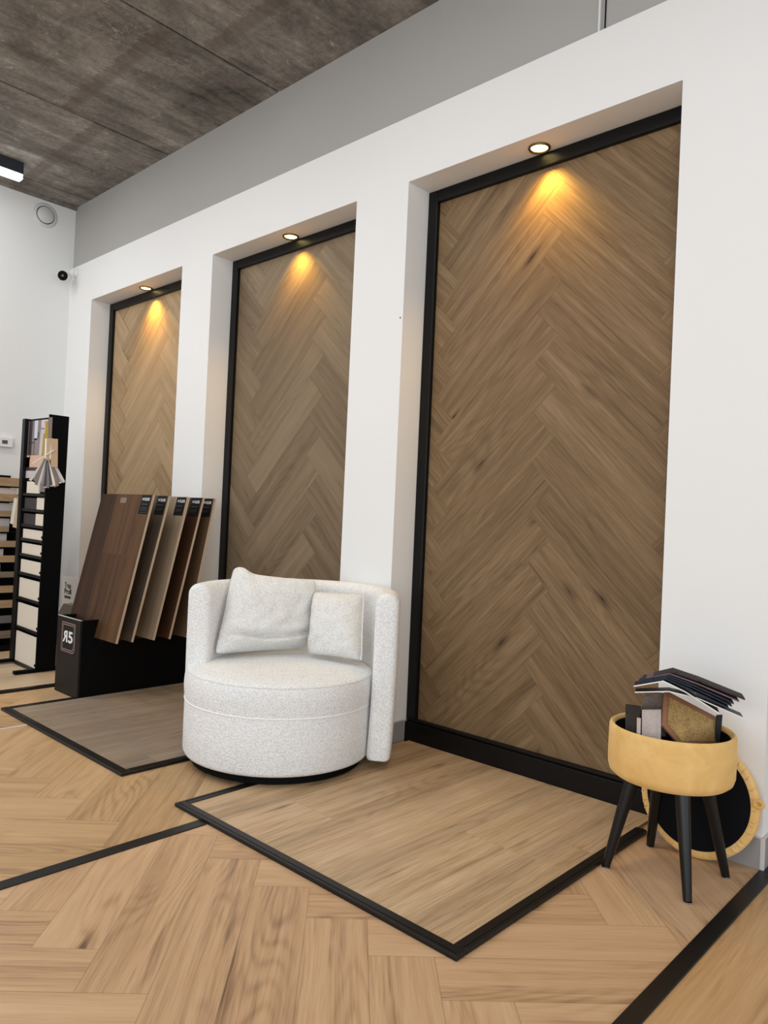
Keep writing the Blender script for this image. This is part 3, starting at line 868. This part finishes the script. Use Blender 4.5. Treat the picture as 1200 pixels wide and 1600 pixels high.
# ------------------------------------------------------------------ black bin with leaning sample boards
def bin_stand():
    x0, x1, yf, yb, z1, zl = -4.205, -3.920, -0.722, -0.030, 0.428, 0.300
    root = thing('sample_bin', 'long black bin with a white monogram on its front, holding leaning boards', 'display bin', ((x0 + x1) / 2, (yf + yb) / 2, 0))
    t = 0.012
    MB().box((x0, yf, 0.0), (x1, yf + t, z1)).build('front_panel', M['binfront'], root, bevel=0.001, seg=1)
    for a, b in ((x0, x0 + t), (x1 - t, x1)):
        s = MB()
        poly = [(a, yf + t, 0.0), (a, yb, 0.0), (a, yb, zl), (a, -0.612, zl), (a, -0.617, z1), (a, yf + t, z1)]
        s.prism(poly, (b - a, 0, 0)); s.build('side_panel', M['blackmat'], root)
    MB().box((x0 + t, yb - t, 0), (x1 - t, yb, zl)).build('back_panel', M['blackmat'], root)
    MB().box((x0 + t, yf + t, 0.0), (x1 - t, yb - t, 0.02)).build('bottom_panel', M['blackmat'], root)
    # slotted rests the boards stand on
    MB().box((x0 + t, -0.63, zl - 0.02), (x1 - t, yb - t, zl)).build('board_rest', M['blackmat'], root)
    edge = MB(); edge.box((x0, yf - 0.0004, z1 - 0.0012), (x1, yf + t, z1 + 0.0006)); edge.build('silver_edge', M['silver'], root)  # thin silver strip along the top of the front panel
    # monogram
    cx, cz, y = -4.060, 0.318, yf - 0.0006
    lg = MB()
    put_text(lg, 'R', 0.088, (cx - 0.032, y, cz), (1, 0, 0), (0, 0, 1), bold=0.02, flip=True, width=0.056)
    put_text(lg, '5', 0.088, (cx + 0.031, y, cz), (1, 0, 0), (0, 0, 1), bold=0.02, width=0.052)
    lg.build('monogram', M['lwhite'], root, weld=False, fixn=False)
    fr = MB()
    def rrect(hw, hh, th):
        # square corners except the lower right one, which is rounded
        def outline(k):
            w_, h_ = hw - k, hh - k; r = 0.03 - k * 0.5
            o = [(-w_, -h_)]
            for i in range(9):
                an = -PI / 2 + PI / 2 * i / 8; o.append((w_ - r + r * math.cos(an), -h_ + r + r * math.sin(an)))
            o += [(w_, h_), (-w_, h_)]
            return o
        A, B = outline(0), outline(th)
        for i in range(len(A)):
            j = (i + 1) % len(A)
            fr.face([(cx + A[i][0], y, cz + A[i][1]), (cx + A[j][0], y, cz + A[j][1]), (cx + B[j][0], y, cz + B[j][1]), (cx + B[i][0], y, cz + B[i][1])])
    rrect(0.084, 0.082, 0.0045); rrect(0.073, 0.071, 0.0045)
    fr.build('monogram_border', M['rose'], root, fixn=False)
    return root
bin_stand()

def board(i, yb_, yt, xr, mat, label, first=False):
    zb, zt, wdt, th = 0.332 - 0.002 * i, 1.133, 0.590, 0.014
    x0, x1 = xr - wdt, xr
    up = Vector((0, yt - yb_, zt - zb)); L = up.length; up.normalize()
    xd = Vector((1, 0, 0)); nf = xd.cross(up).normalized()           # towards the room (-y)
    O = Vector((x0, yb_, zb))
    root = thing('sample_board', label, 'sample board', ((x0 + x1) / 2, (yb_), zb), 'wood decor boards leaning in the black bin')
    b = MB(); rg = random.Random(40 + i)
    P = lambda a, h, d=0.0: tuple(O + xd * a + up * h + nf * d)
    # printed face: vertical strips of decor
    ns = {0: [0, .185, .41, .59], 1: [0, .2, .4, .59], 2: [0, .3, .59], 3: [0, .2, .4, .59], 4: [0, .25, .59]}[i]
    for k in range(len(ns) - 1):
        a0, a1 = ns[k], ns[k + 1]; cut = {0: (0, 0.47, 0)[k] if k < 3 else 0}.get(i, 0)
        segs = [(0, L)] if not cut else [(0, cut), (cut, L)]
        for h0, h1 in segs:
            sd = (rg.random(), rg.random(), rg.random())
            b.face([P(a0, h0), P(a1, h0), P(a1, h1), P(a0, h1)], 0, [(h0, a0), (h0, a1), (h1, a1), (h1, a0)], sd)
    b.face([P(0, 0, -th), P(0, L, -th), P(wdt, L, -th), P(wdt, 0, -th)], 1)
    for A, B in (((0, 0), (wdt, 0)), ((wdt, 0), (wdt, L)), ((wdt, L), (0, L)), ((0, L), (0, 0))):
        b.face([P(*A), P(*A, -th), P(*B, -th), P(*B)], 1)
    b.build('board_panel', [mat, M['mdf']], root, weld=False, fixn=False)
    # black corner label with white lettering
    lw, lh, m = 0.098, 0.108, 0.004
    lx = wdt - lw - 0.012
    l = MB()
    lo = [(lx, L - m - lh), (lx + lw, L - m - lh), (lx + lw, L - m), (lx, L - m)]
    l.prism([P(a, h, 0.0004) for a, h in lo], tuple(nf * 0.0008))
    lab = l.build('corner_label', M['lblack'], root)
    tx = MB(); s = Vector(P(0, 0, 0.0014))
    put_text(tx, 'FLOOR', 0.024, s + xd * (lx + 0.064) + up * (L - m - 0.024), xd, up, bold=0.012, width=0.052)
    put_text(tx, 'R', 0.017, s + xd * (lx + 0.018) + up * (L - m - 0.023), xd, up, bold=0.02, flip=True)
    put_text(tx, '5', 0.017, s + xd * (lx + 0.029) + up * (L - m - 0.023), xd, up, bold=0.02)
    tx.build('label_lettering', M['lwhite'], lab, weld=False, fixn=False)
    ln = MB()
    def bar(a, h, w_, t_): ln.face([tuple(s + xd * (lx + aa) + up * (L - m - hh)) for aa, hh in ((a, h + t_), (a + w_, h + t_), (a + w_, h), (a, h))])
    bar(0.010, 0.011, 0.026, 0.0010); bar(0.035, 0.011, 0.001, 0.010); bar(0.010, 0.036, 0.022, 0.0010); bar(0.010, 0.030, 0.001, 0.007)
    bar(0.012, 0.050, 0.066, 0.0035)
    bar(0.012, 0.070, 0.066, 0.0014); bar(0.012, 0.077, 0.070, 0.0014); bar(0.012, 0.084, 0.06, 0.0014); bar(0.012, 0.098, 0.078, 0.0012)
    ln.build('label_fine_print', M['lgrey'], lab, fixn=False)
    if first:
        g = MB()
        g.prism([P(a, h, 0.0003) for a, h in ((0.245, L - 0.052), (0.315, L - 0.052), (0.315, L - 0.020), (0.245, L - 0.020))], tuple(nf * 0.0008))
        g.build('small_sticker', M['taupe'], root)
    return root
board(0, -0.640, -0.462, -3.680, M['bw0'], 'reddish walnut sample board at the front of the black bin', True)
board(1, -0.543, -0.356, -3.695, M['bw1'], 'smoked dark grey sample board directly behind the walnut board')
board(2, -0.412, -0.229, -3.700, M['bw2'], 'pale greige oak sample board in the middle of the five in the bin')
board(3, -0.313, -0.131, -3.700, M['bw3'], 'very dark brown sample board behind the pale greige board')
board(4, -0.202, -0.052, -3.700, M['bw4'], 'brown oak sample board nearest the wall in the black bin')

# ------------------------------------------------------------------ trap profile sign and box behind the bin
def card_stand():
    root = thing('profile_leaflet_stand', 'white card sign lettered Trap Profi behind the black bin', 'sign', (-5.20, -0.20, 0.0125))
    c = MB(); c.box((-5.365, -0.200, 0.335), (-5.03, -0.194, 0.540)); c.build('card', M['paper'], root)
    t = MB()
    put_text(t, 'Trap', 0.052, (-5.262, -0.2004, 0.478), (1, 0, 0), (0, 0, 1), bold=0.008, width=0.105)
    put_text(t, 'Profi', 0.052, (-5.258, -0.2004, 0.434), (1, 0, 0), (0, 0, 1), bold=0.015, width=0.112)
    t.build('lettering', M['ink'], root, weld=False, fixn=False)
    l = MB()
    l.face([(-5.312, -0.2006, 0.385), (-5.21, -0.2006, 0.385), (-5.21, -0.2006, 0.403), (-5.312, -0.2006, 0.403)]); l.build('fine_print', M['lgrey'], root, fixn=False)
    b = MB()
    b.prism([(-5.262, -0.26, 0.300), (-5.192, -0.26, 0.360), (-4.93, -0.26, 0.360), (-4.93, -0.26, 0.0126), (-5.24, -0.26, 0.0126)], (0, 0.055, 0))
    b.build('leaflet_box', M['greybox'], root)
    e = MB(); e.prism([(-5.268, -0.262, 0.300), (-5.194, -0.262, 0.366), (-5.186, -0.262, 0.356), (-5.254, -0.262, 0.294)], (0, 0.058, 0))
    e.build('folded_edge', M['paper'], root)
    return root
card_stand()

# ------------------------------------------------------------------ black tile tower
TX0, TX1, TYF, TYB, TZ = -5.045, -4.655, -0.650, -0.532, 1.600
PF = 0.0135
def tower():
    root = thing('tile_display_tower', 'tall black display tower holding cream tiles, in front of the end wall', 'display stand', ((TX0 + TX1) / 2, (TYF + TYB) / 2, PF))
    MB().box((TX0, TYF - .012, PF + 0.02), (TX0 + 0.045, TYB, TZ)).build('side_panel', M['black'], root, bevel=0.002, seg=1)
    MB().box((TX1, TYF - .004, PF + 0.02), (TX1 + 0.012, TYB, TZ + 0.012)).build('side_panel', M['blackmat'], root, bevel=0.002, seg=1)
    MB().box((TX0 + 0.045, TYB - 0.012, PF + 0.02), (TX1, TYB, TZ)).build('back_panel', M['blackmat'], root)
    for z in (1.100, 1.000, 0.900, 0.810, 0.710, 0.590, 0.430, 0.242, 0.014):
        b = MB(); b.box((TX0 + 0.046, TYF - 0.002, z), (TX1 - 0.001, TYB - 0.014, z + 0.010)); b.box((TX0 + 0.046, TYF - 0.004, z), (TX1 - 0.001, TYF + 0.004, z + 0.018))
        b.build('tile_ledge', M['blackmetal'], root, weld=False)
    for x in (TX0 + 0.0, TX1 - 0.026):
        MB().box((x, -0.775, PF - 0.0005), (x + 0.036, -0.470, PF + 0.019)).build('foot', M['blackmat'], root, bevel=0.002, seg=1)
    # interior photograph on the header
    p = MB(); y = TYF + 0.012
    cm = ['po_grey', 'po_dark', 'po_pale', 'po_floor', 'po_peach', 'po_white']
    def rect(x0, z0, x1, z1, m): p.face([(x0, y, z0), (x1, y, z0), (x1, y, z1), (x0, y, z1)], m)
    rect(-5.0, 1.33, -4.655, 1.585, 0)
    y -= .0006
    rect(-4.985, 1.36, -4.935, 1.585, 1); rect(-4.90, 1.46, -4.85, 1.585, 2); rect(-4.85, 1.47, -4.83, 1.51, 1)
    rect(-4.80, 1.44, -4.70, 1.585, 5); rect(-4.90, 1.37, -4.83, 1.47, 3)
    y -= .0006
    rect(-4.955, 1.34, -4.945, 1.56, 1); rect(-4.985, 1.44, -4.89, 1.447, 1); rect(-4.895, 1.36, -4.888, 1.47, 1)
    rect(-5.0, 1.285, -4.655, 1.362, 4); rect(-5.0, 1.285, -4.95, 1.35, 3)
    rect(-5.0, 1.215, -4.655, 1.262, 5); rect(-5.0, 1.262, -4.655, 1.285, 1)
    rect(-4.80, 1.13, -4.66, 1.215, 3)
    p.build('header_photo', [M[c] for c in cm], root, fixn=False, weld=False)
    MB().box((TX0 + .046, TYF + .013, 1.12), (TX1, TYF + .017, TZ - .004)).build('header_board', M['blackmat'], root)
    h = MB(); h.tube([(TX0, -0.60, 1.325), (TX0 - .06, -0.60, 1.320), (TX0 - .085, -0.60, 1.295), (TX0 - 0.05, -0.60, 1.20), (TX0 - 0.045, -0.60, 1.03), (TX0, -0.60, 1.03)], 0.005, 8)
    h.build('wire_hook', M['blackmetal'], root, smooth=True)
    return root
M['po_grey'] = plain('photo_grey_room', srgb(120, 110, 112), 0.35, 0.4, var=0.25, scale=14)
M['po_dark'] = plain('photo_dark_frame', srgb(52, 40, 40), 0.35, 0.4, var=0.2, scale=14)
M['po_pale'] = plain('photo_pale_lamp', srgb(196, 198, 206), 0.35, 0.4, var=0.1, scale=14)
M['po_floor'] = plain('photo_stone', srgb(132, 118, 116), 0.35, 0.4, var=0.2, scale=20)
M['po_peach'] = plain('photo_peach_floor', srgb(206, 168, 142), 0.35, 0.4, var=0.1, scale=14)
M['po_white'] = plain('photo_pale_wall', srgb(196, 184, 184), 0.35, 0.4, var=0.08, scale=14)
tower()

ORD = ['topmost', 'second from top', 'third from top', 'fourth from top', 'fifth from top', 'sixth from top', 'seventh from top', 'eighth from top', 'bottom']
tiles = [  # x0, x1, z0, z1, material, label
    (-4.955, -4.765, 1.1195, 1.192, 'cream', 'small square cream tile sample on the topmost ledge of the black tower'),
    (-4.785, -4.660, 1.0195, 1.092, 'cream', 'half-width cream tile sample on the tower\'s second ledge from the top'),
    (-4.790, -4.660, 0.9195, 0.990, 'cream', 'half-width cream tile sample on the tower\'s third ledge from the top'),
    (-4.975, -4.664, 0.8295, 0.886, 'cream', 'full-width cream tile sample on the tower\'s fourth ledge, shallowest of the full-width ones'),
    (-4.978, -4.664, 0.7295, 0.795, 'cream', 'full-width cream tile sample on the tower\'s fifth ledge from the top'),
    (-4.982, -4.664, 0.6095, 0.688, 'cream', 'full-width cream tile sample on the tower\'s sixth ledge from the top'),
    (-4.988, -4.664, 0.4495, 0.568, 'cream', 'full-width cream tile sample on the tower\'s third ledge from the floor'),
    (-4.990, -4.664, 0.2615, 0.406, 'cream', 'full-width cream tile sample on the tower\'s second ledge from the floor'),
    (-4.992, -4.664, 0.0335, 0.222, 'cream', 'tallest cream tile sample, on the tower\'s lowest ledge by the floor'),
    (-4.975, -4.792, 1.0195, 1.088, 'darktile', 'anthracite tile sample left of a cream one, on the tower\'s second ledge'),
    (-4.978, -4.797, 0.9195, 0.986, 'darktile', 'anthracite tile sample left of a cream one, on the tower\'s third ledge'),
]
for x0, x1, z0, z1, mt, lab in tiles:
    r = thing('tile_sample', lab, 'tile sample', ((x0 + x1) / 2, TYF - 0.008, z0), 'tile samples on the black tower')
    b = MB(); yt = TYF + 0.004
    b.box((x0, yt, z0 - 0.0092), (x1, yt + 0.010, z1))
    for k in range(6):
        b.mi[k] = 0 if k == 2 else 1
    b.build('tile_body', [M[mt], M['creamedge'] if mt == 'cream' else M['darktile']], r, weld=True, bevel=0.0012, seg=1)
    if mt == 'cream' and z0 < 0.9:
        MB().box((x1 - 0.020, yt - 0.0022, z0 + 0.0095), (x1 - 0.004, yt - 0.0004, z0 + 0.024)).build('article_clip', M['blackmat'], r)

# ---- fan of sample strips tied to the tower
def fan():
    piv = Vector((-4.600, -0.655, 1.343)); Rh = Vector((0.733, 0.680, 0)); tv = Vector((0.68, -0.733, 0))
    root = thing('sample_strip_fan', 'fanned bundle of beige and grey sample strips tied to the black tower', 'sample bundle', tuple(piv))
    px = 258.0
    def strip_(x, y0, x2, y2, w_, dep, mat, e='creamedge'):
        # from pixel-like offsets round the knot: start (x,y0) to end (x2,y2), width w_, offset towards the room dep (all mm)
        a = piv + Rh * x / 1000 + Vector((0, 0, y0 / 1000)) + tv * dep / 1000
        b_ = piv + Rh * x2 / 1000 + Vector((0, 0, y2 / 1000)) + tv * dep / 1000
        d = (b_ - a).normalized(); s = d.cross(tv).normalized() * w_ / 2000
        m = MB(); m.prism([tuple(a - s), tuple(a + s), tuple(b_ + s), tuple(b_ - s)], tuple(-tv * 0.0022))
        m.build('sample_strip', [M[mat]], root)
    # lower fan
    ends = []
    cyc = ['greyp', 'blackmat', 'taupe', 'steelp', 'taupe', 'po_dark', 'greyp', 'taupe', 'po_floor', 'greyp', 'po_dark', 'tanflat', 'steelp', 'greyp', 'po_dark', 'taupe', 'pinkp', 'steelp', 'taupe', 'paper', 'taupe', 'greyp']
    for i, mt in enumerate(cyc):
        an = math.radians(-128 + 72 * i / (len(cyc) - 1) + (4 if i % 2 else 0)); ln = 188 - 8 * (i % 3)
        ends.append((ln * math.cos(an), ln * math.sin(an), mt))
    for i, (x2, y2, mt) in enumerate(ends):
        strip_(x2 * 0.10, 20, x2, y2, 16, 2.4 * i, mt)
    # bundle rising above the knot
    for i, (x, y0, x2, y2, w_, mt) in enumerate(((-40, 10, -34, 175, 30, 'po_floor'), (-30, 5, -26, 165, 26, 'greyp'), (-14, 0, -10, 140, 22, 'mustard'), (6, 0, -4, 215, 18, 'mustard'), (22, 0, 20, 240, 22, 'taupe'),
                                              (8, -10, 6, 110, 22, 'paper'), (30, -20, 26, 112, 40, 'tanflat'), (44, -10, 52, 108, 30, 'pinkp'), (64, -60, 56, 110, 40, 'tanflat'))):
        strip_(x, y0, x2, y2, w_, 54 + 3 * i, mt)
    t = MB(); t.tube([piv + Rh * (-0.062) + Vector((0, 0, -0.045)) + tv * 0.086, piv + tv * 0.088 + Vector((0, 0, 0.0)), piv + Rh * 0.062 + Vector((0, 0, 0.042)) + tv * 0.086], 0.0030, 8)
    t.build('tie_cord', M['paper'], root, smooth=True)
    return root
M['mustard'] = plain('mustard_strip', srgb(168, 138, 62), 0.6, 0.3)
M['tanflat'] = plain('tan_strip', srgb(176, 148, 116), 0.6, 0.3)
fan()

# the tower leans a touch towards the bin; its tiles and the tied fan lean with it
_pv = Vector(((TX0 + TX1) / 2, 0, PF)); _ry = Matrix.Rotation(0.016, 3, 'Y')
for o in list(COL.objects):
    if o.parent is None and o.name.split('.')[0] in ('tile_display_tower', 'tile_sample', 'sample_strip_fan'):
        d = Vector(o.location) - _pv; y = d.y; d = _ry @ d
        o.location = _pv + d; o.location.z += 0.0035; o.rotation_euler = (0, 0.016, 0)

# ------------------------------------------------------------------ plank rack on the end wall
def rack():
    root = thing('plank_rack', 'black stepped rack of plank samples against the end wall', 'display rack', (-5.70, -0.80, PF))
    MB().box((-5.93, -1.30, PF), (-5.60, -0.448, 0.95)).build('rack_body', M['blackmat'], root)
    MB().box((-5.93, -1.30, 0.952), (-5.72, -0.46, 1.255)).build('rack_head', M['blackmat'], root)
    b = MB(); b.box((-5.60, -1.30, PF), (-5.44, -0.452, 0.045)); b.build('kick_plate', M['blackmat'], root)
    for k in range(11):
        z = 1.175 - 0.1075 * k if k < 11 else 0
        MB().box((-5.60, -1.30, z - 0.012), (-5.480, -0.452, z - 0.004)).build('shelf', M['blackmat'], root)
    return root
rack()
rows = [(1.190, 1.244, 'tan', -0.458), (1.122, 1.168, 'tan', -0.458), (1.036, 1.071, 'tan', -0.53), (0.940, 0.972, 'tan', -0.545), (0.836, 0.874, 'tan', -0.462),
        (0.730, 0.771, 'tan', -0.462), (0.630, 0.664, 'taupe', -0.462), (0.532, 0.575, 'tan', -0.462), (0.430, 0.478, 'tan', -0.462), (0.322, 0.368, 'steelp', -0.462), (0.212, 0.258, 'taupe', -0.462)]
WH = ['topmost', 'second highest', 'third highest', 'fourth highest', 'fifth highest', 'sixth highest', 'fifth lowest', 'fourth lowest', 'third lowest', 'second lowest', 'lowest']
CN = {'tan': 'tan', 'taupe': 'taupe brown', 'steelp': 'steel grey'}
for i, (z0, z1, mt, yr) in enumerate(rows):
    zs = 1.175 - 0.1075 * i - 0.0038
    b = MB(); sd = (random.random(), random.random(), random.random())
    b.box((-5.492, -1.28, zs), (-5.482, yr, zs + (z1 - z0) + 0.006), seed=sd)
    b.uv = [[(p * 1.0, q_ * 1.0) for p, q_ in ((0, 0), (0.9, 0), (0.9, .06), (0, .06))] for _ in b.f]
    tag(b.build('plank_sample', M[mt]), '%s plank sample, %s of those on the stepped rack at the end wall' % (CN[mt], WH[i]), 'plank sample', 'plank samples on the stepped rack')
panes = [(0, 'pinkp', -0.495), (1, 'greyp', -0.520), (2, 'greyp', -0.535), (3, 'greyp', -0.549), (4, 'greyp', -0.566), (5, 'greyp', -0.582)]
PN = ['pale rose flooring swatch under the topmost plank on the stepped rack', 'pale grey flooring swatch under the second highest plank on the rack', 'pale grey flooring swatch under the third highest plank on the rack',
      'pale grey flooring swatch under the fourth highest plank on the rack', 'pale grey flooring swatch under the fifth highest plank on the rack', 'pale grey flooring swatch under the sixth highest plank on the rack']
for k, mt, yr in panes:
    zs = 1.175 - 0.1075 * (k + 1) - 0.0038
    b = MB(); b.box((-5.506, -1.27, zs), (-5.4985, yr, zs + 0.094))
    tag(b.build('flooring_swatch', M[mt], bevel=0.001, seg=1), PN[k], 'swatch', 'pale swatches between the rack planks')

def hanging_strips():
    root = thing('hanging_sample_bunch', 'small bunch of cream and grey strips hanging beside the stepped rack', 'sample bundle', (-5.42, -0.50, 1.12))
    for i, (y0, y1, z0, z1, mt) in enumerate(((-0.552, -0.520, 0.91, 1.09, 'creamedge'), (-0.535, -0.495, 0.885, 1.10, 'creamstrip'), (-0.505, -0.478, 0.88, 1.115, 'creamedge'), (-0.500, -0.475, 0.93, 1.13, 'steelp'), (-0.482, -0.455, 0.925, 1.135, 'greyolive'))):
        b = MB(); x = -5.445 + 0.004 * i
        b.prism([(x, y0, z0), (x, y1, z0 - 0.01), (x, (y0 + y1) / 2 + 0.022, z1), (x, (y0 + y1) / 2 + 0.004, z1)], (0.003, 0, 0))
        b.build('sample_strip', M[mt], root)
    MB().tube([(-5.474, -0.478, 1.118), (-5.43, -0.478, 1.124), (-5.42, -0.478, 1.11)], 0.003, 6).build('hook', M['blackmetal'], root)
    return root
M['creamstrip'] = plain('cream_strip', srgb(214, 200, 172), 0.6, 0.3)
M['greyolive'] = plain('olive_grey_strip', srgb(132, 130, 120), 0.6, 0.3)
hanging_strips()

# ------------------------------------------------------------------ fittings on the end wall and ceiling
def vent():
    c = Vector((XE, -0.222, 3.322)); Mx = Matrix(((0, 0, 1), (1, 0, 0), (0, 1, 0)))
    root = thing('air_vent', 'round pale ventilation disc high on the end wall', 'vent', tuple(c))
    MB().lathe([(0.094, 0.0), (0.094, 0.004), (0.088, 0.010), (0.071, 0.012), (0.069, 0.004), (0.069, 0.0)], 48, c, Mx, caps=False).build('outer_ring', M['ventgrey'], root, smooth=True)
    MB().lathe([(0.068, 0.001), (0.062, 0.0015)], 48, c, Mx).build('shadow_gap', M['blackmat'], root)
    MB().lathe([(0.0625, 0.002), (0.0635, 0.014), (0.058, 0.020), (0.01, 0.022)], 48, c, Mx).build('centre_disc', M['ventgrey'], root, smooth=True)
vent()
def thermostat():
    c = Vector((XE, -0.446, 1.512))
    root = thing('thermostat', 'white wall thermostat with a small dark display', 'thermostat', tuple(c))
    MB().box((XE + 0.0002, c.y - 0.062, c.z - 0.036), (XE + 0.024, c.y + 0.062, c.z + 0.040)).build('housing', M['plastic'], root, bevel=0.005, seg=3)
    MB().box((XE + 0.0238, c.y - 0.018, c.z - 0.012), (XE + 0.0248, c.y + 0.022, c.z + 0.016)).build('display', M['screen'], root)
thermostat()
def bar_lamp():
    x, y1, y0, h, wd = -5.50, -0.570, -3.0, 0.118, 0.07
    root = thing('linear_ceiling_lamp', 'dark linear ceiling lamp with a glowing white underside', 'ceiling lamp', (x, (y0 + y1) / 2, ZC - h))
    MB().box((x - wd / 2, y0, ZC - h + 0.036), (x + wd / 2, y1, ZC - 0.0005)).build('housing', M['alu'], root, bevel=0.002, seg=1)
    MB().box((x - wd / 2 + 0.002, y0 + 0.002, ZC - h), (x + wd / 2 - 0.002, y1 - 0.002, ZC - h + 0.0355)).build('diffuser', M['lamp_white'], root, bevel=0.004, seg=2)
bar_lamp()
def cctv():
    c = Vector((-5.828, -0.001, 2.905))
    root = thing('security_camera', 'white bullet security camera with a black front at the wall corner', 'camera', tuple(c))
    Mx = Matrix(((1, 0, 0), (0, 0, -1), (0, 1, 0)))
    MB().lathe([(0.036, 0.0), (0.036, 0.012), (0.030, 0.018)], 32, c, Mx).build('wall_mount', M['plastic'], root, smooth=True)
    MB().tube([c + Vector((0, -0.016, -0.0)), c + Vector((0.002, -0.035, -0.030)), c + Vector((-0.004, -0.070, -0.050))], 0.013, 12).build('bracket_arm', M['plastic'], root, smooth=True)
    f = Vector((0.80, -0.62, -0.20)).normalized()
    o = c + Vector((0.030, -0.108, -0.060))
    ref = Vector((0, 0, 1)); a = f.cross(ref).normalized(); b_ = a.cross(f)
    My = Matrix((a, b_, f)).transposed()
    MB().lathe([(0.032, -0.075), (0.038, -0.065), (0.039, 0.045), (0.037, 0.047)], 32, o, My).build('body', M['plastic'], root, smooth=True)
    fr = MB().lathe([(0.0372, 0.046), (0.0372, 0.0485), (0.02, 0.049)], 32, o, My).build('front_glass', M['blackmat'], root)
    MB().lathe([(0.012, 0.0493), (0.010, 0.054), (0.004, 0.055)], 20, o, My).build('lens', M['lens'], fr, smooth=True)
cctv()
# a screw hole in the pier
n = MB().lathe([(0.004, 0.0), (0.003, 0.0012)], 12, (-2.295 - .03, -0.0002, 2.005), Matrix(((1, 0, 0), (0, 0, -1), (0, 1, 0))))
tag(n.build('wall_plug', M['ink']), 'tiny dark plug hole in the white pier beside the brown oak panel', 'plug')

# ------------------------------------------------------------------ light
wd = bpy.data.worlds.new('World'); S.world = wd; wd.use_nodes = True
nt = wd.node_tree; bg = nt.nodes['Background']
bg.inputs[0].default_value = (0.86, 0.93, 1.0, 1); bg.inputs[1].default_value = 0.72

def area(name, loc, target, sx, sy, e, c):
    l = bpy.data.lights.new(name, 'AREA'); l.shape = 'RECTANGLE'; l.size = sx; l.size_y = sy; l.energy = e; l.color = c
    o = bpy.data.objects.new(name, l); COL.objects.link(o); o.location = loc
    o.rotation_euler = (Vector(target) - Vector(loc)).to_track_quat('-Z', 'Y').to_euler()
    return o
area('shopfront_daylight', (0.5, -5.8, 1.7), (-2.2, 0, 1.3), 7.0, 3.0, 125, (0.91, 0.96, 1.0))
area('side_window_daylight', (4.2, -1.5, 1.6), (-2.0, -0.8, 1.0), 4.5, 2.8, 60, (0.82, 0.91, 1.0))
for x, pw in ((-5.1, 31), (-3.6, 22), (-2.0, 18), (0.0, 18)):
    area('ceiling_fill', (x, -2.3, 3.30), (x, -2.1, 0), 0.12, 2.4, pw, (0.97, 0.985, 1.0))  # unseen overhead fill lights, added; the leftmost brightens the far wall

# ------------------------------------------------------------------ camera
f, yaw, pitch, roll, D, H = 1149.1, 0.7491, 0.011, 0.0445, 2.5529, 1.05
fw = Vector((-math.sin(yaw) * math.cos(pitch), math.cos(yaw) * math.cos(pitch), math.sin(pitch)))
r0 = Vector((math.cos(yaw), math.sin(yaw), 0)); u0 = r0.cross(fw)
Rv = r0 * math.cos(roll) + u0 * math.sin(roll); Uv = -r0 * math.sin(roll) + u0 * math.cos(roll)
cam = bpy.data.cameras.new('camera'); co = bpy.data.objects.new('camera', cam); COL.objects.link(co)
cam.sensor_fit = 'VERTICAL'; cam.sensor_height = 36.0; cam.lens = 36.0 * f / 1600
cam.clip_start = 0.05
co.matrix_world = Matrix(((Rv.x, Uv.x, -fw.x, 0), (Rv.y, Uv.y, -fw.y, -D), (Rv.z, Uv.z, -fw.z, H), (0, 0, 0, 1)))
S.camera = co

S.view_settings.view_transform = 'Standard'; S.view_settings.look = 'None'
S.view_settings.gamma = 1.0; S.view_settings.use_curve_mapping = False
S.view_settings.exposure = 0.06
S.cycles.max_bounces = 8; S.cycles.diffuse_bounces = 5
S.cycles.use_denoising = True
